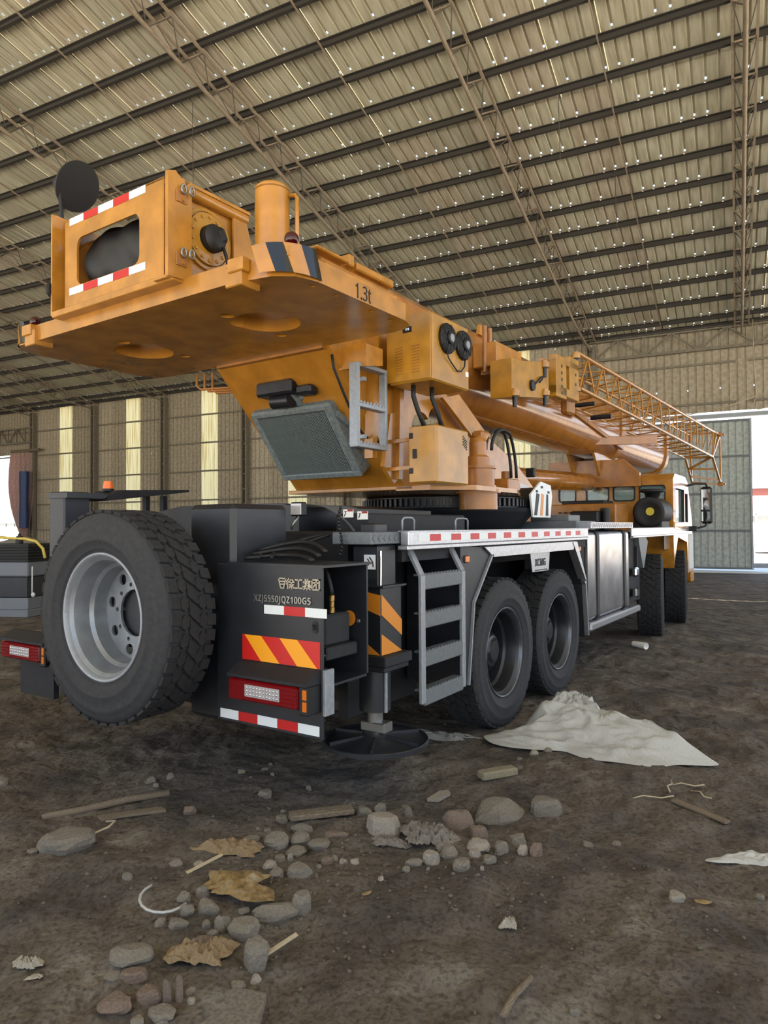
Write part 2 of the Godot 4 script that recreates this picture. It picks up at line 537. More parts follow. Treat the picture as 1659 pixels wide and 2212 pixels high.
func make_roof():
	var c := node("ceiling", self, HALL)
	tag(c, "rusty ribbed metal roof on dark purlins and light lattice trusses", "", "", "structure")
	var cosr := 1.0 / sqrt(1.0 + PITCH * PITCH)
	var lean := Basis(Vector3.RIGHT, -atan(PITCH))            # towards the camera (plus z) the roof climbs
	var lower := []
	var upper := []
	var seam := 15.1
	for p in PURLINS:
		var zz: float = (WALL_D - p) / cosr
		if p > seam:
			lower.append([zz + 0.05, zz + 0.12])
		else:
			upper.append([zz + 0.05, zz + 0.11])
	var zl := (WALL_D - seam + 0.12) / cosr
	var lowers := []
	var uppers := []
	for v in 7:
		lowers.append(ribbed(1.04, -0.3, zl, lower, 0.5))
		uppers.append(ribbed(1.04, zl - 0.2, (WALL_D - RIDGE_D) / cosr, upper, 0.5))
	var mats := [M.roof_sheet, M.roof_sheet, M.roof_sheet_b, M.roof_sheet_c]
	for i in 62:
		var x := -49.5 + 1.04 * i
		var o := Vector3(x, EAVE, -WALL_D)
		put("roof_sheet", lowers[rng.randi() % 7], mats[rng.randi() % 4], c, Transform3D(lean, o))
		put("roof_sheet", uppers[rng.randi() % 7], mats[rng.randi() % 4], c, Transform3D(lean, o + lean * Vector3(0, 0.012, 0)))
	# the other slope, behind the camera
	var far := MB.new()
	for i in 60:
		var x := -49.5 + 1.06 * i
		far.quad(Vector3(x, roof_y(RIDGE_D), -RIDGE_D), Vector3(x + 1.06, roof_y(RIDGE_D), -RIDGE_D), Vector3(x + 1.06, roof_y(-9.0), 9.0), Vector3(x, roof_y(-9.0), 9.0))
	put("rear_slope", far, M.roof_sheet, c)
	for p in PURLINS:
		var y := roof_y(p) - 0.012
		var m := MB.new()
		m.span(Vector3(-49.0, y - 0.15, -p - 0.035), Vector3(14.5, y, -p - 0.022))
		m.span(Vector3(-49.0, y - 0.15, -p - 0.022), Vector3(14.5, y - 0.135, -p + 0.045))
		m.span(Vector3(-49.0, y - 0.015, -p - 0.022), Vector3(14.5, y, -p + 0.045))
		put("purlin", m, M.purlin, c)
	# trusses: one lower chord, two upper chords, cross bars and slanting rods
	var rod := MB.new()
	rod.cyl(Vector3.ZERO, Vector3(0, 0, 1), 0.011, -1.0, 5)
	var rod_mesh := rod.mesh()
	var flatbar := MB.new()
	flatbar.box(Vector3(0, 0, 0.5), Vector3(0.03, 0.03, 1.0))
	var bar_mesh := flatbar.mesh()
	for x in BAYS:
		var t := node("roof_truss", c)
		var place := func(called, mesh_, a, b, material):
			var z: Vector3 = (b - a).normalized()
			var xx := Vector3.UP.cross(z)
			if xx.length() < 0.05:
				xx = Vector3.RIGHT
			xx = xx.normalized()
			put(called, mesh_, material, t, Transform3D(Basis(xx, z.cross(xx), z * a.distance_to(b)), a))
		var top := func(d, s):
			return Vector3(x + s * 0.21, roof_y(d) - 0.19, -d)
		var low := func(d):
			return Vector3(x, roof_y(d) - 0.72 + clampf((d - 24.0) / 2.6, 0.0, 1.0) * 0.25, -d)
		var m := MB.new()
		m.cyl(low.call(WALL_D - 0.15), low.call(24.0), 0.04, -1.0, 8)
		m.cyl(low.call(24.0), low.call(RIDGE_D), 0.045, -1.0, 8)
		put("lower_chord", m, M.truss_paint, t)
		for s in [-1, 1]:
			m = MB.new()
			m.bar(top.call(WALL_D - 0.1, s), top.call(RIDGE_D, s), 0.05, 0.05)
			put("upper_chord", m, M.truss_paint, t)
		var d := WALL_D - 0.5
		var k := 0
		while d > RIDGE_D + 0.9:
			place.call("cross_bar", bar_mesh, top.call(d, -1), top.call(d, 1), M.truss_paint)
			for s in [-1, 1]:
				place.call("web_rod", rod_mesh, top.call(d, s), low.call(d - 0.45), M.truss_rod)
				place.call("web_rod", rod_mesh, low.call(d - 0.45), top.call(d - 0.9, s), M.truss_rod)
			d -= 0.9
			k += 1
	for i in BAYS.size() - 1:                # the sag rods halfway between two trusses
		var x: float = (BAYS[i] + BAYS[i + 1]) / 2
		var m := MB.new()
		m.bar(Vector3(x, roof_y(26.0) - 0.17, -26.0), Vector3(x, roof_y(RIDGE_D) - 0.17, -RIDGE_D), 0.025, 0.035)
		put("sag_rod", m, M.truss_paint, c)
	for q in [[-10.9, 12.0, 2.6], [-3.2, 14.6, 1.5], [-2.5, 17.6, 1.4], [-9.0, 17.0, 2.0]]:   # wires left hanging
		var m := MB.new()
		m.cyl(Vector3(q[0], roof_y(q[1]) - 0.15, -q[1]), Vector3(q[0] + 0.03, roof_y(q[1]) - 0.15 - q[2], -q[1]), 0.008, -1.0, 5)
		put("hanging_wire", m, M.truss_rod, c)

func make_walls():
	var w := node("wall_back", self, HALL)
	tag(w, "ribbed sheet-metal far wall with columns, rails and glowing translucent strips", "", "", "structure")
	var glow := [-33.63, -28.43, -23.23, -18.03, -12.83, -7.63]
	var stand := Basis(Vector3.RIGHT, -PI / 2)               # z of a sheet runs up the wall, its ribs face outside
	var variants := []
	for v in 6:
		var bands := []
		for y in [2.0, 3.6, 5.2, 6.9, 8.2]:
			bands.append([y + 0.1 + rng.randf() * 0.3, 0.0])
			bands[-1][1] = bands[-1][0] + 0.05
		variants.append(ribbed(1.04, 0.0, EAVE + 0.15, bands, 0.03))
	var short_v := ribbed(1.04, 5.6, EAVE + 0.15, [[6.4, 6.45]], 0.1)
	var left_v := ribbed(1.04, 6.05, EAVE + 0.15, [[6.4, 6.45]], 0.1)
	var clear_v := ribbed(1.04, 0.9, EAVE - 0.02, [], 0.0)
	var i := 0
	var x := -49.23
	while x < 14.0:
		var T := Transform3D(stand, Vector3(x, 0, -WALL_D))
		var seen := false
		for q in glow:
			if absf(x - q) < 0.52:
				seen = true
		if x > -3.6:
			put("wall_sheet", short_v, M.wall_sheet_b, w, T)
		elif x > -43.5 and x < -37.5:
			put("wall_sheet", left_v, M.wall_sheet_b, w, T)
		elif not seen:
			put("wall_sheet", variants[rng.randi() % 6], [M.wall_sheet, M.wall_sheet, M.wall_sheet_b][rng.randi() % 3], w, T)
		x += 1.04
	for q in glow:
		tag(put("translucent_sheet", clear_v, M.translucent_sheet, w, Transform3D(stand, Vector3(q, 0, -WALL_D + 0.01))), "glowing translucent plastic strip")
	for bx in BAYS.slice(2):
		var m := MB.new()
		for s in [-0.13, 0.13]:
			m.span(Vector3(bx + s - 0.04, -0.1, -WALL_D + 0.08), Vector3(bx + s + 0.04, EAVE - 0.25, -WALL_D + 0.3))
		for k in 11:
			m.span(Vector3(bx - 0.1, 0.6 + 0.72 * k, -WALL_D + 0.15), Vector3(bx + 0.1, 0.68 + 0.72 * k, -WALL_D + 0.2))
		put("column", m, M.column, w)
	for y in [1.6, 3.05, 4.49, 5.9, 7.3]:
		for k in BAYS.size() - 1:
			var a: float = BAYS[k + 1] + 0.2
			var b: float = BAYS[k] - 0.2
			if y < 5.6 and (k == 1 or k == 0 or k == 8):
				continue
			var m := MB.new()
			m.span(Vector3(a, y - 0.035, -WALL_D + 0.04), Vector3(b, y + 0.04, -WALL_D + 0.1))
			put("girt", m, M.column, w)
	for q in [[-4.75, 5.5, 7.8, 8.5, 0.9], [-43.0, -36.2, 6.7, 7.55, 0.75]]:     # lattice girders over the two doorways
		var m := MB.new()
		m.span(Vector3(q[0], q[2] - 0.05, -WALL_D + 0.12), Vector3(q[1], q[2] + 0.05, -WALL_D + 0.24))
		m.span(Vector3(q[0], q[3] - 0.05, -WALL_D + 0.12), Vector3(q[1], q[3] + 0.05, -WALL_D + 0.24))
		var xx: float = q[0] + 0.1
		var up := true
		while xx + q[4] < q[1]:
			var a := Vector3(xx, q[2] if up else q[3], -WALL_D + 0.18)
			var b := Vector3(xx + q[4], q[3] if up else q[2], -WALL_D + 0.18)
			m.bar(a, b, 0.06, 0.06)
			m.bar(Vector3(b.x, q[2], b.z), Vector3(b.x, q[3], b.z), 0.05, 0.05)
			xx += q[4]
			up = not up
		put("lattice_girder", m, M.column, w)
	for q in [[Vector3(0.62, 8.55, -26.3), Vector3(0.64, 7.2, -26.3), Vector3(0.70, 5.95, -26.3)], [Vector3(0.70, 5.97, -26.3), Vector3(-0.2, 5.68, -26.3), Vector3(-1.4, 5.5, -26.35), Vector3(-3.0, 5.45, -26.5)], [Vector3(0.66, 5.9, -26.3), Vector3(0.6, 5.6, -26.3), Vector3(0.74, 5.52, -26.35), Vector3(1.2, 5.6, -26.5)]]:
		var m := MB.new()
		m.tube(q, 0.018, 6)
		put("loose_cable", m, M.straw, w)
	# the left end wall, outside the picture; the right end and the side behind the camera are left open to let light in
	for q in [["wall_left", -49.9]]:
		var m := MB.new()
		m.prism([Vector2(WALL_D, 0), Vector2(-9.0, 0), Vector2(-9.0, roof_y(-9.0)), Vector2(RIDGE_D, roof_y(RIDGE_D)), Vector2(WALL_D, EAVE)], -0.05, 0.05, Transform3D(Basis(Vector3(0, 0, -1), Vector3.UP, Vector3.RIGHT), Vector3.ZERO))
		tag(put(q[0], m, M.wall_sheet, self, HALL * Transform3D(Basis(), Vector3(q[1], 0, 0))), "sheet-metal end wall of the shed", "", "", "structure")
	make_sliding_door()
	make_doorway_left()
	var y := MB.new()  # unseen pale slab, added to bounce sunlight up under the roof
	y.span(Vector3(-60.0, -0.3, 8.5), Vector3(70.0, 0.06, 45.0))
	y.span(Vector3(15.2, -0.3, -40.0), Vector3(70.0, 0.06, 8.5))
	tag(put("trim_2", y, M.concrete, self, HALL), "added unseen pale yard slab that bounces sunlight into the hall, behind the camera", "", "", "structure")

func make_sliding_door():
	var dz := -WALL_D - 0.35
	var d := node("door_1", self, HALL)
	tag(d, "tall ribbed metal sliding door leaf left half open", "", "", "structure")
	var stand := Basis(Vector3.RIGHT, -PI / 2)
	var leaf := ribbed(0.92, 0.12, 5.35, [], 0.0, 0.23, 0.03)
	for k in 5:
		put("door_sheet", leaf, M.door_sheet, d, Transform3D(stand, Vector3(-3.6 + 0.92 * k, 0, dz)))
	for y in [0.14, 1.45, 2.75, 4.05, 5.3]:
		var m := MB.new()
		m.span(Vector3(-4.05, y - 0.035, dz + 0.02), Vector3(0.54, y + 0.035, dz + 0.07))
		put("door_rail", m, M.grey_paint, d)
	for x in [-4.05, 0.52]:
		var m := MB.new()
		m.span(Vector3(x - 0.03, 0.1, dz + 0.02), Vector3(x + 0.03, 5.35, dz + 0.08))
		put("door_stile", m, M.grey_light, d)
	var t := MB.new()
	t.span(Vector3(-4.6, 5.42, dz - 0.05), Vector3(6.5, 5.56, dz + 0.1))
	put("door_track", t, M.grey_light, d)
	var s := MB.new()
	s.span(Vector3(-5.0, -0.2, -WALL_D - 2.4), Vector3(6.5, 0.05, -WALL_D + 0.25), 0.02)
	tag(put("trim_1", s, M.house_white, self, HALL), "pale concrete sill across the sliding doorway", "", "", "structure")

func make_doorway_left():
	# pink curtain gathered at the foot, beside a rolled blue sheet
	var m := MB.new()
	m.grid(func(u, v):
		var y: float = lerpf(6.08, 1.05, v)
		var wide: float = lerpf(1.0, 0.22, pow(v, 3.0)) * (1.0 + 0.25 * sin(PI * v))
		var xx: float = -37.0 + (u - 0.5) * 1.75 * wide + 0.35 * pow(v, 2.0)
		return Vector3(xx, y, -WALL_D + 0.35 + 0.12 * sin(u * 31.0 + v * 2.0) * (0.4 + 0.6 * wide)), 70, 30)
	tag(put("curtain", m, M.curtain, self, HALL), "faded pink curtain gathered at its foot beside the left doorway", "curtain")
	m = MB.new()
	m.grid(func(u, v):
		var t: float = u * TAU
		var r: float = 0.3 * (1.0 + 0.06 * sin(t * 5.0) + 0.05 * sin(v * 9.0))
		return Vector3(-36.2 + r * cos(t), lerpf(1.72, 4.95, v), -WALL_D + 0.75 + r * 0.7 * sin(t)), 36, 14)
	m.flat()
	for y in [1.72, 4.95]:
		for k in 16:
			var a := TAU * k / 16
			var b := TAU * (k + 1) / 16
			m.tri(Vector3(-36.2, y, -WALL_D + 0.75), Vector3(-36.2 + 0.29 * cos(a), y, -WALL_D + 0.75 + 0.2 * sin(a)), Vector3(-36.2 + 0.29 * cos(b), y, -WALL_D + 0.75 + 0.2 * sin(b)))
	var bl := node("rolled_tarpaulin", self, HALL)
	tag(bl, "tall roll of dark blue tarpaulin hanging beside the pink curtain", "tarpaulin")
	put("roll", m, M.blue_tarp, bl)
	var mm := MB.new()
	mm.cyl(Vector3(-36.2, 4.95, -WALL_D + 0.75), Vector3(-36.2, 6.08, -WALL_D + 0.6), 0.02, -1.0, 6)
	put("rope", mm, M.straw, bl)
	mm = MB.new()
	mm.bar(Vector3(-37.9, 6.2, -WALL_D + 0.35), Vector3(-35.4, 6.2, -WALL_D + 0.35), 0.1, 0.16)
	tag(put("curtain_rail", mm, M.old_wood, self, HALL), "weathered wooden rail holding the pink curtain", "rail")

# ---------------------------------------------------------------- the truck crane: wheels
const TO_X := Basis(Vector3(0, 0, 1), Vector3(1, 0, 0), Vector3(0, 1, 0))   # what was turned about y now lies along x

var tyre_mesh: ArrayMesh
var rim_mesh: ArrayMesh
var hub_mesh: ArrayMesh
var flange_mesh: ArrayMesh
var tread_mesh: ArrayMesh

func block(w: float, l: float, skew: float, point: float) -> ArrayMesh:    # a tread block standing on y, w along x (the axle), l along z
	var h := 0.017
	var o := []
	for q in [[-0.5, -0.5 + point], [0.0, -0.5], [0.5, -0.5 + point], [0.5, 0.5 - point], [0.0, 0.5], [-0.5, 0.5 - point]]:
		o.append(Vector2(q[0] * w, q[1] * l + q[0] * w * skew))
	var m := MB.new()
	m.prism(o, 0.0, h, Transform3D(Basis(Vector3(1, 0, 0), Vector3(0, 0, 1), Vector3(0, 1, 0)), Vector3.ZERO))
	return m.mesh()

func tread_rows() -> Array:      # [offset along the axle, count, half a step of turn, mesh]
	var sh := block(0.062, 0.062, 0.15, 0.0)
	var leaf := block(0.050, 0.088, 0.0, 0.26)
	var mid := block(0.064, 0.085, 0.85, 0.06)
	var mid2 := block(0.064, 0.085, -0.85, 0.06)
	return [[-0.123, 44, 0.0, sh], [-0.066, 38, 0.5, leaf], [-0.005, 38, 0.0, mid], [0.058, 38, 0.5, leaf], [0.118, 44, 0.25, sh]]

func make_wheel_meshes():
	var m := MB.new()
	var prof := []
	for q in [[0.345, -0.125], [0.36, -0.148], [0.41, -0.168], [0.46, -0.178], [0.52, -0.176], [0.565, -0.165], [0.592, -0.152], [0.598, -0.14], [0.599, -0.05], [0.599, 0.05], [0.598, 0.14], [0.592, 0.152], [0.565, 0.165], [0.545, 0.171], [0.540, 0.176], [0.52, 0.176], [0.46, 0.178], [0.455, 0.182], [0.44, 0.182], [0.435, 0.177], [0.41, 0.166], [0.39, 0.158], [0.386, 0.151], [0.37, 0.146], [0.345, 0.125]]:
		prof.append(Vector2(q[0], q[1]))
	m.lathe(prof, 72, Transform3D(TO_X, Vector3.ZERO), [7, 10, 21])
	tyre_mesh = m.mesh()
	m = MB.new()                          # a deep one-piece rim, open towards plus x
	m.lathe([Vector2(0.362, 0.118), Vector2(0.358, 0.128), Vector2(0.352, 0.13), Vector2(0.346, 0.128), Vector2(0.338, 0.12), Vector2(0.326, 0.110), Vector2(0.318, 0.085), Vector2(0.306, 0.02), Vector2(0.288, 0.0), Vector2(0.283, -0.03), Vector2(0.281, -0.09)], 64, Transform3D(TO_X, Vector3.ZERO), [5, 7, 8])
	m.lathe([Vector2(0.281, -0.135), Vector2(0.30, -0.14), Vector2(0.345, -0.138)], 48, Transform3D(TO_X, Vector3.ZERO))
	rim_mesh = m.mesh()
	m = MB.new()
	m.lathe([Vector2(0.362, 0.138), Vector2(0.371, 0.144), Vector2(0.371, 0.152), Vector2(0.363, 0.156), Vector2(0.353, 0.15), Vector2(0.348, 0.134), Vector2(0.344, 0.126)], 64, Transform3D(TO_X, Vector3.ZERO))
	flange_mesh = m.mesh()
	m = MB.new()
	m.lathe([Vector2(0.19, -0.085), Vector2(0.185, -0.05), Vector2(0.15, -0.035), Vector2(0.145, 0.02), Vector2(0.125, 0.035), Vector2(0.09, 0.04), Vector2(0.085, 0.055), Vector2(0.0, 0.058)], 32, Transform3D(TO_X, Vector3.ZERO), [2, 4, 6])
	for k in 10:
		var a := TAU * k / 10
		m.cyl(Vector3(-0.085, 0.21 * cos(a), 0.21 * sin(a)), Vector3(-0.05, 0.21 * cos(a), 0.21 * sin(a)), 0.016, -1.0, 6)
	hub_mesh = m.mesh()
	var st := SurfaceTool.new()           # a road wheel's tread in one piece
	st.begin(Mesh.PRIMITIVE_TRIANGLES)
	for row in tread_rows():
		for k in row[1]:
			var a: float = TAU * (k + row[2]) / row[1]
			var b := Basis(Vector3.RIGHT, a)
			st.append_from(row[3], 0, Transform3D(b, b * Vector3(0, 0.598, 0) + Vector3(row[0], 0, 0)))
	tread_mesh = st.commit()

func rim_disc(parent: Node, material: Material):
	var c := CSGCylinder3D.new()
	c.radius = 0.285
	c.height = 0.016
	c.sides = 48
	c.material = material
	c.name = "rim_disc"
	c.transform = Transform3D(TO_X, Vector3(-0.09, 0, 0))
	var holes := [[0.0, 0.0, 0.142]]
	for k in 8:
		var a := TAU * (k + 0.3) / 8
		holes.append([cos(a) * 0.228, sin(a) * 0.228, 0.033])
	for k in 10:
		var a := TAU * (k + 0.1) / 10
		holes.append([cos(a) * 0.172, sin(a) * 0.172, 0.013])
	for h in holes:
		var s := CSGCylinder3D.new()
		s.radius = h[2]
		s.height = 0.1
		s.sides = 20
		s.operation = CSGShape3D.OPERATION_SUBTRACTION
		s.material = material
		s.name = "hole"
		s.position = Vector3(h[0], 0, h[1])
		c.add_child(s, true)
	parent.add_child(c, true)

func make_wheel(at: Vector3, turn: float, outward: float):
	var b := Basis(Vector3.UP, turn) * (Basis() if outward > 0 else Basis(Vector3.UP, PI))
	var w := node("wheel", truck, Transform3D(b, at))
	put("tyre", tyre_mesh, M.tyre, w)
	tag(put("tread", tread_mesh, M.tread, w), "", "", "", "stuff")
	put("rim", rim_mesh, M.rim_dark, w)
	put("rim_flange", flange_mesh, M.rim_worn_highlight, w)
	rim_disc(w, M.rim_dark)
	put("hub", hub_mesh, M.rim_dark, w)

func make_spare():
	var w := node("spare_wheel", truck, Transform3D(Basis(Vector3(0, 0, 1), Vector3(0, 1, 0), Vector3(-1, 0, 0)), Vector3(0.225, 1.14, 0.275)))
	w.set_meta("label", "spare wheel with silver rim, facing the rear")
	put("tyre", tyre_mesh, M.tyre, w)
	for row in tread_rows():
		for k in row[1]:
			var a: float = TAU * (k + row[2]) / row[1]
			var b := Basis(Vector3.RIGHT, a)
			put("tread_block", row[3], M.tread, w, Transform3D(b, b * Vector3(0, 0.598, 0) + Vector3(row[0], 0, 0)))
	put("rim", rim_mesh, M.rim_silver, w)
	put("rim_flange", flange_mesh, M.grey_light, w)
	rim_disc(w, M.rim_silver)

# ---------------------------------------------------------------- small repeated bits of the truck
func strip(x0: float, n: int, y0: float, y1: float, z: float, step: float, first_white := true):    # a red and white reflective strip on the rear, from left to right
	for k in n:
		var m := MB.new()
		m.span(Vector3(x0 + k * step, y0, z), Vector3(x0 + (k + 1) * step - 0.0015, y1, z + 0.0025))
		P("reflector_white" if (k % 2 == 0) == first_white else "reflector_red", m, M.white_strip if (k % 2 == 0) == first_white else M.red_strip)

func stroke(m: MB, pts: Array, w: float, T: Transform3D):      # a brush stroke of a character, standing a little proud
	for i in pts.size() - 1:
		var a: Vector2 = pts[i]
		var b: Vector2 = pts[i + 1]
		var d := (b - a).normalized() * w * 0.5
		var n := Vector2(-d.y, d.x)
		m.prism([a - d - n, a - d + n, b + d + n, b + d - n], 0.0, 0.008, T)

func emblem(at: Vector3, s: float) -> MB:      # the maker's mark and its four characters, each in a square of 10 by 10
	var m := MB.new()
	var glyphs := [
		[[[0, 10], [10, 10]], [[0, 10], [3, 0]], [[10, 10], [7, 0]], [[2.5, 7], [7.5, 7]], [[3.4, 4], [6.6, 4]], [[3, 0], [7, 0]]],
		[[[3, 10], [0, 7]], [[3, 7], [0, 4.5]], [[1.6, 5], [1.6, 0]], [[6.5, 10], [3.5, 6.5]], [[6.5, 10], [10, 6.5]], [[4.8, 6.4], [8.4, 6.4]], [[4, 4], [9.5, 4]], [[6.6, 6.4], [6.6, 0]], [[5, 2.6], [4, 0.6]], [[8.2, 2.6], [9.4, 0.6]]],
		[[[0.8, 9.2], [9.2, 9.2]], [[5, 9.2], [5, 0.8]], [[0, 0.8], [10, 0.8]]],
		[[[3, 10], [0.6, 7]], [[2, 8.6], [2, 4]], [[2, 8.4], [9, 8.4]], [[2, 6.9], [8.6, 6.9]], [[2, 5.4], [8.6, 5.4]], [[2, 4], [9.4, 4]], [[5.6, 10], [5.6, 4]], [[0, 2.6], [10, 2.6]], [[5, 4], [5, -0.4]], [[4.6, 2.4], [1, 0]], [[5.4, 2.4], [9, 0]]],
		[[[0.4, 10], [0.4, 0]], [[0.4, 10], [9.6, 10]], [[9.6, 10], [9.6, 0]], [[0.4, 0], [9.6, 0]], [[2, 7], [8, 7]], [[5.8, 8.6], [5.8, 1.6]], [[5.6, 6.6], [2.2, 2.6]]],
	]
	for i in glyphs.size():
		for g in glyphs[i]:
			var pts := []
			for q in g:
				pts.append(Vector2(q[0], q[1]) * s / 10.0 + Vector2(i * s * 1.12, 0))
			stroke(m, pts, s * 0.13, Transform3D(Basis(), at))
	return m

func bolts(called: String, spots: Array, r: float, along: Vector3, material: Material, parent: Node = null):
	var m := MB.new()
	m.cyl(Vector3.ZERO, along, r, -1.0, 6)
	var me := m.mesh()
	for s in spots:
		put(called, me, material, truck if parent == null else parent, Transform3D(Basis(), s))

func side_outline(pts: Array, x0: float, x1: float) -> MB:    # an outline given as (z, y) pulled across the truck
	var m := MB.new()
	var o := []
	for q in pts:
		o.append(Vector2(q[0], q[1]))
	m.prism(o, x0, x1, Transform3D(Basis(Vector3(0, 0, 1), Vector3.UP, Vector3(1, 0, 0)), Vector3.ZERO))
	return m

func make_carrier():
	var m := MB.new()
	# ---- frame
	for s in [-1, 1]:
		m.span(Vector3(s * 0.34, 0.62, -10.3), Vector3(s * 0.52, 1.36, -0.45), 0.01)
	m.span(Vector3(-0.5, 0.9, -10.2), Vector3(0.5, 1.3, -0.5))
	m.span(Vector3(-0.9, 1.36, -6.4), Vector3(0.9, 1.5, -0.9))
	P("chassis_frame", m, M.chassis_matt)
	for z in [-2.52, -3.83, -7.95, -9.75]:
		m = MB.new()
		m.cyl(Vector3(-1.15, 0.6, z), Vector3(1.15, 0.6, z), 0.09, -1.0, 14)
		m.ball(Vector3(0, 0.6, z), Vector3(0.26, 0.24, 0.24), 14)
		P("axle", m, M.chassis_matt)
	for z in [-2.52, -3.83]:
		for s in [-1, 1]:
			make_wheel(Vector3(1.27 * s, 0.605, z), 0.0, s)
	for z in [-8.05, -9.85]:
		for s in [-1, 1]:
			make_wheel(Vector3(1.345 * s if s > 0 else -1.27, 0.605, z), deg_to_rad(11.0), s)
	make_spare()
	# ---- rear end
	m = MB.new()
	m.span(Vector3(-1.25, 0.55, -0.5), Vector3(0.55, 1.32, -0.12), 0.015)
	m.span(Vector3(0.02, 0.92, -0.12), Vector3(0.43, 1.36, 0.16), 0.01)
	P("spare_wheel_carrier", m, M.chassis)
	m = MB.new()
	m.span(Vector3(0.40, 0.5, -0.55), Vector3(0.79, 1.79, -0.06), 0.03)
	P("corner_post", m, M.chassis)
	m = MB.new()
	m.span(Vector3(0.72, 0.535, -0.02), Vector3(1.5, 1.44, 0.0), 0.004)
	P("rear_panel", m, M.chassis)
	m = MB.new()
	m.span(Vector3(0.79, 1.434, -0.42), Vector3(1.53, 1.447, 0.005))
	m.span(Vector3(0.79, 0.8, -0.42), Vector3(1.5, 1.434, -0.405))
	m.span(Vector3(0.79, 0.8, -0.42), Vector3(1.5, 0.813, -0.02))
	m.span(Vector3(0.79, 0.8, -0.42), Vector3(0.81, 1.434, -0.02))
	P("valve_box", m, M.chassis)
	m = MB.new()
	m.span(Vector3(1.18, 1.0, -0.33), Vector3(1.44, 1.17, -0.1), 0.012)
	m.span(Vector3(1.1, 0.93, -0.36), Vector3(1.47, 1.0, -0.08), 0.008)
	m.cyl(Vector3(1.3, 0.86, -0.2), Vector3(1.3, 0.82, -0.2), 0.06, -1.0, 16)
	P("valve_block", m, M.chassis_matt)
	for q in [[1.36, -0.12], [1.4, -0.2]]:
		m = MB.new()
		m.tube([Vector3(q[0] - 0.05, 1.43, q[1]), Vector3(q[0] - 0.02, 1.38, q[1]), Vector3(q[0], 1.32, q[1]), Vector3(q[0] + 0.01, 1.27, q[1])], 0.014, 8)
		P("hydraulic_hose", m, M.rubber_hose)
		m = MB.new()
		for k in 3:
			m.cyl(Vector3(q[0] + 0.01, 1.27 - 0.033 * k, q[1]), Vector3(q[0] + 0.01, 1.24 - 0.033 * k, q[1]), 0.016 - 0.002 * (k % 2), -1.0, 8)
		P("hose_fitting", m, M.brass)
	bolts("bolt", [Vector3(1.5, 1.12, -0.33), Vector3(1.36, 0.94, -0.08), Vector3(1.45, 0.96, -0.08)], 0.01, Vector3(0, 0, 0.008), M.steel)
	m = MB.new()
	m.cyl(Vector3(1.38, 1.12, -0.4), Vector3(1.38, 1.12, -0.395), 0.045, -1.0, 16)
	P("hazard_disc", m, M.hazard_orange)
	m = MB.new()
	m.cyl(Vector3(1.455, 1.135, 0.0), Vector3(1.455, 1.135, 0.003), 0.019, -1.0, 16)
	m.cyl(Vector3(1.455, 1.105, 0.0), Vector3(1.455, 1.105, 0.003), 0.019, -1.0, 16)
	m.span(Vector3(1.436, 1.105, 0.0), Vector3(1.474, 1.135, 0.003))
	P("slot", m, M.black)
	P("maker_emblem", emblem(Vector3(1.205, 1.318, 0.001), 0.052), M.emblem_metal)
	var t := lettering("XZJ5550JQZ100G5", 0.036, 0.006)
	var o := put("model_lettering", t, M.steel, truck, Transform3D(Basis(), Vector3(1.225, 1.255, 0.004)))
	tag(o, "row of small chrome model letters")
	strip(1.093, 3, 1.171, 1.22, 0.0, 0.147)
	strip(0.748, 5, 0.553, 0.605, 0.0, 0.1468)
	# red and yellow plate with slanting bars
	m = MB.new()
	m.span(Vector3(0.926, 0.905, 0.0), Vector3(1.487, 1.045, 0.003))
	var hz := P("hazard_plate", m, M.hazard_red)
	for k in 2:
		m = MB.new()
		var xa := 0.945 + 0.262 * k
		m.prism([Vector2(xa, 1.045), Vector2(xa + 0.125, 1.045), Vector2(xa + 0.262, 0.905), Vector2(xa + 0.125, 0.905)], 0.003, 0.0045)
		put("hazard_bar", m, M.hazard_yellow, hz)
	# tail lamps under their hoods
	for s in [1, -1]:
		var xo := 0.0 if s > 0 else -2.37
		m = side_outline([[0.0, 0.9], [0.03, 0.9], [0.125, 0.848], [0.125, 0.832], [0.0, 0.832]], 0.93 + xo, 1.49 + xo)
		P("lamp_hood", m, M.chassis_matt)
		m = MB.new()
		m.span(Vector3(1.43 + xo, 0.68, 0.0), Vector3(1.49 + xo, 0.832, 0.11), 0.008)
		m.span(Vector3(0.93 + xo, 0.7, 0.0), Vector3(1.43 + xo, 0.832, 0.085))
		var h := P("tail_lamp", m, M.black)
		m = MB.new()
		m.span(Vector3(0.935 + xo, 0.708, 0.085), Vector3(1.43 + xo, 0.824, 0.12), 0.01)
		put("red_lens", m, M.lens_red, h)
		m = MB.new()
		for k in 5:
			m.span(Vector3(0.94 + xo, 0.715 + 0.021 * k, 0.119), Vector3(1.04 + xo, 0.725 + 0.021 * k, 0.1225))
			m.span(Vector3(1.335 + xo, 0.715 + 0.021 * k, 0.119), Vector3(1.425 + xo, 0.725 + 0.021 * k, 0.1225))
		tag(put("lens_ribs", m, M.lens_red, h), "", "", "", "stuff")
		m = MB.new()
		m.span(Vector3(1.06 + xo, 0.735, 0.118), Vector3(1.31 + xo, 0.80, 0.124), 0.004)
		put("clear_lens", m, M.lens_clear, h)
		m = MB.new()
		for r in 3:
			for k in 10:
				m.ball(Vector3(1.078 + xo + 0.024 * k, 0.748 + 0.019 * r, 0.124), Vector3(0.007, 0.006, 0.005), 6)
		put("lamp_reflectors", m, M.chrome, h)
		m = MB.new()
		for k in 2:
			m.span(Vector3(1.46 + xo, 0.705 + 0.06 * k, 0.11), Vector3(1.485 + xo, 0.755 + 0.06 * k, 0.114))
		put("amber_lens", m, M.lens_amber, h)
	m = MB.new()
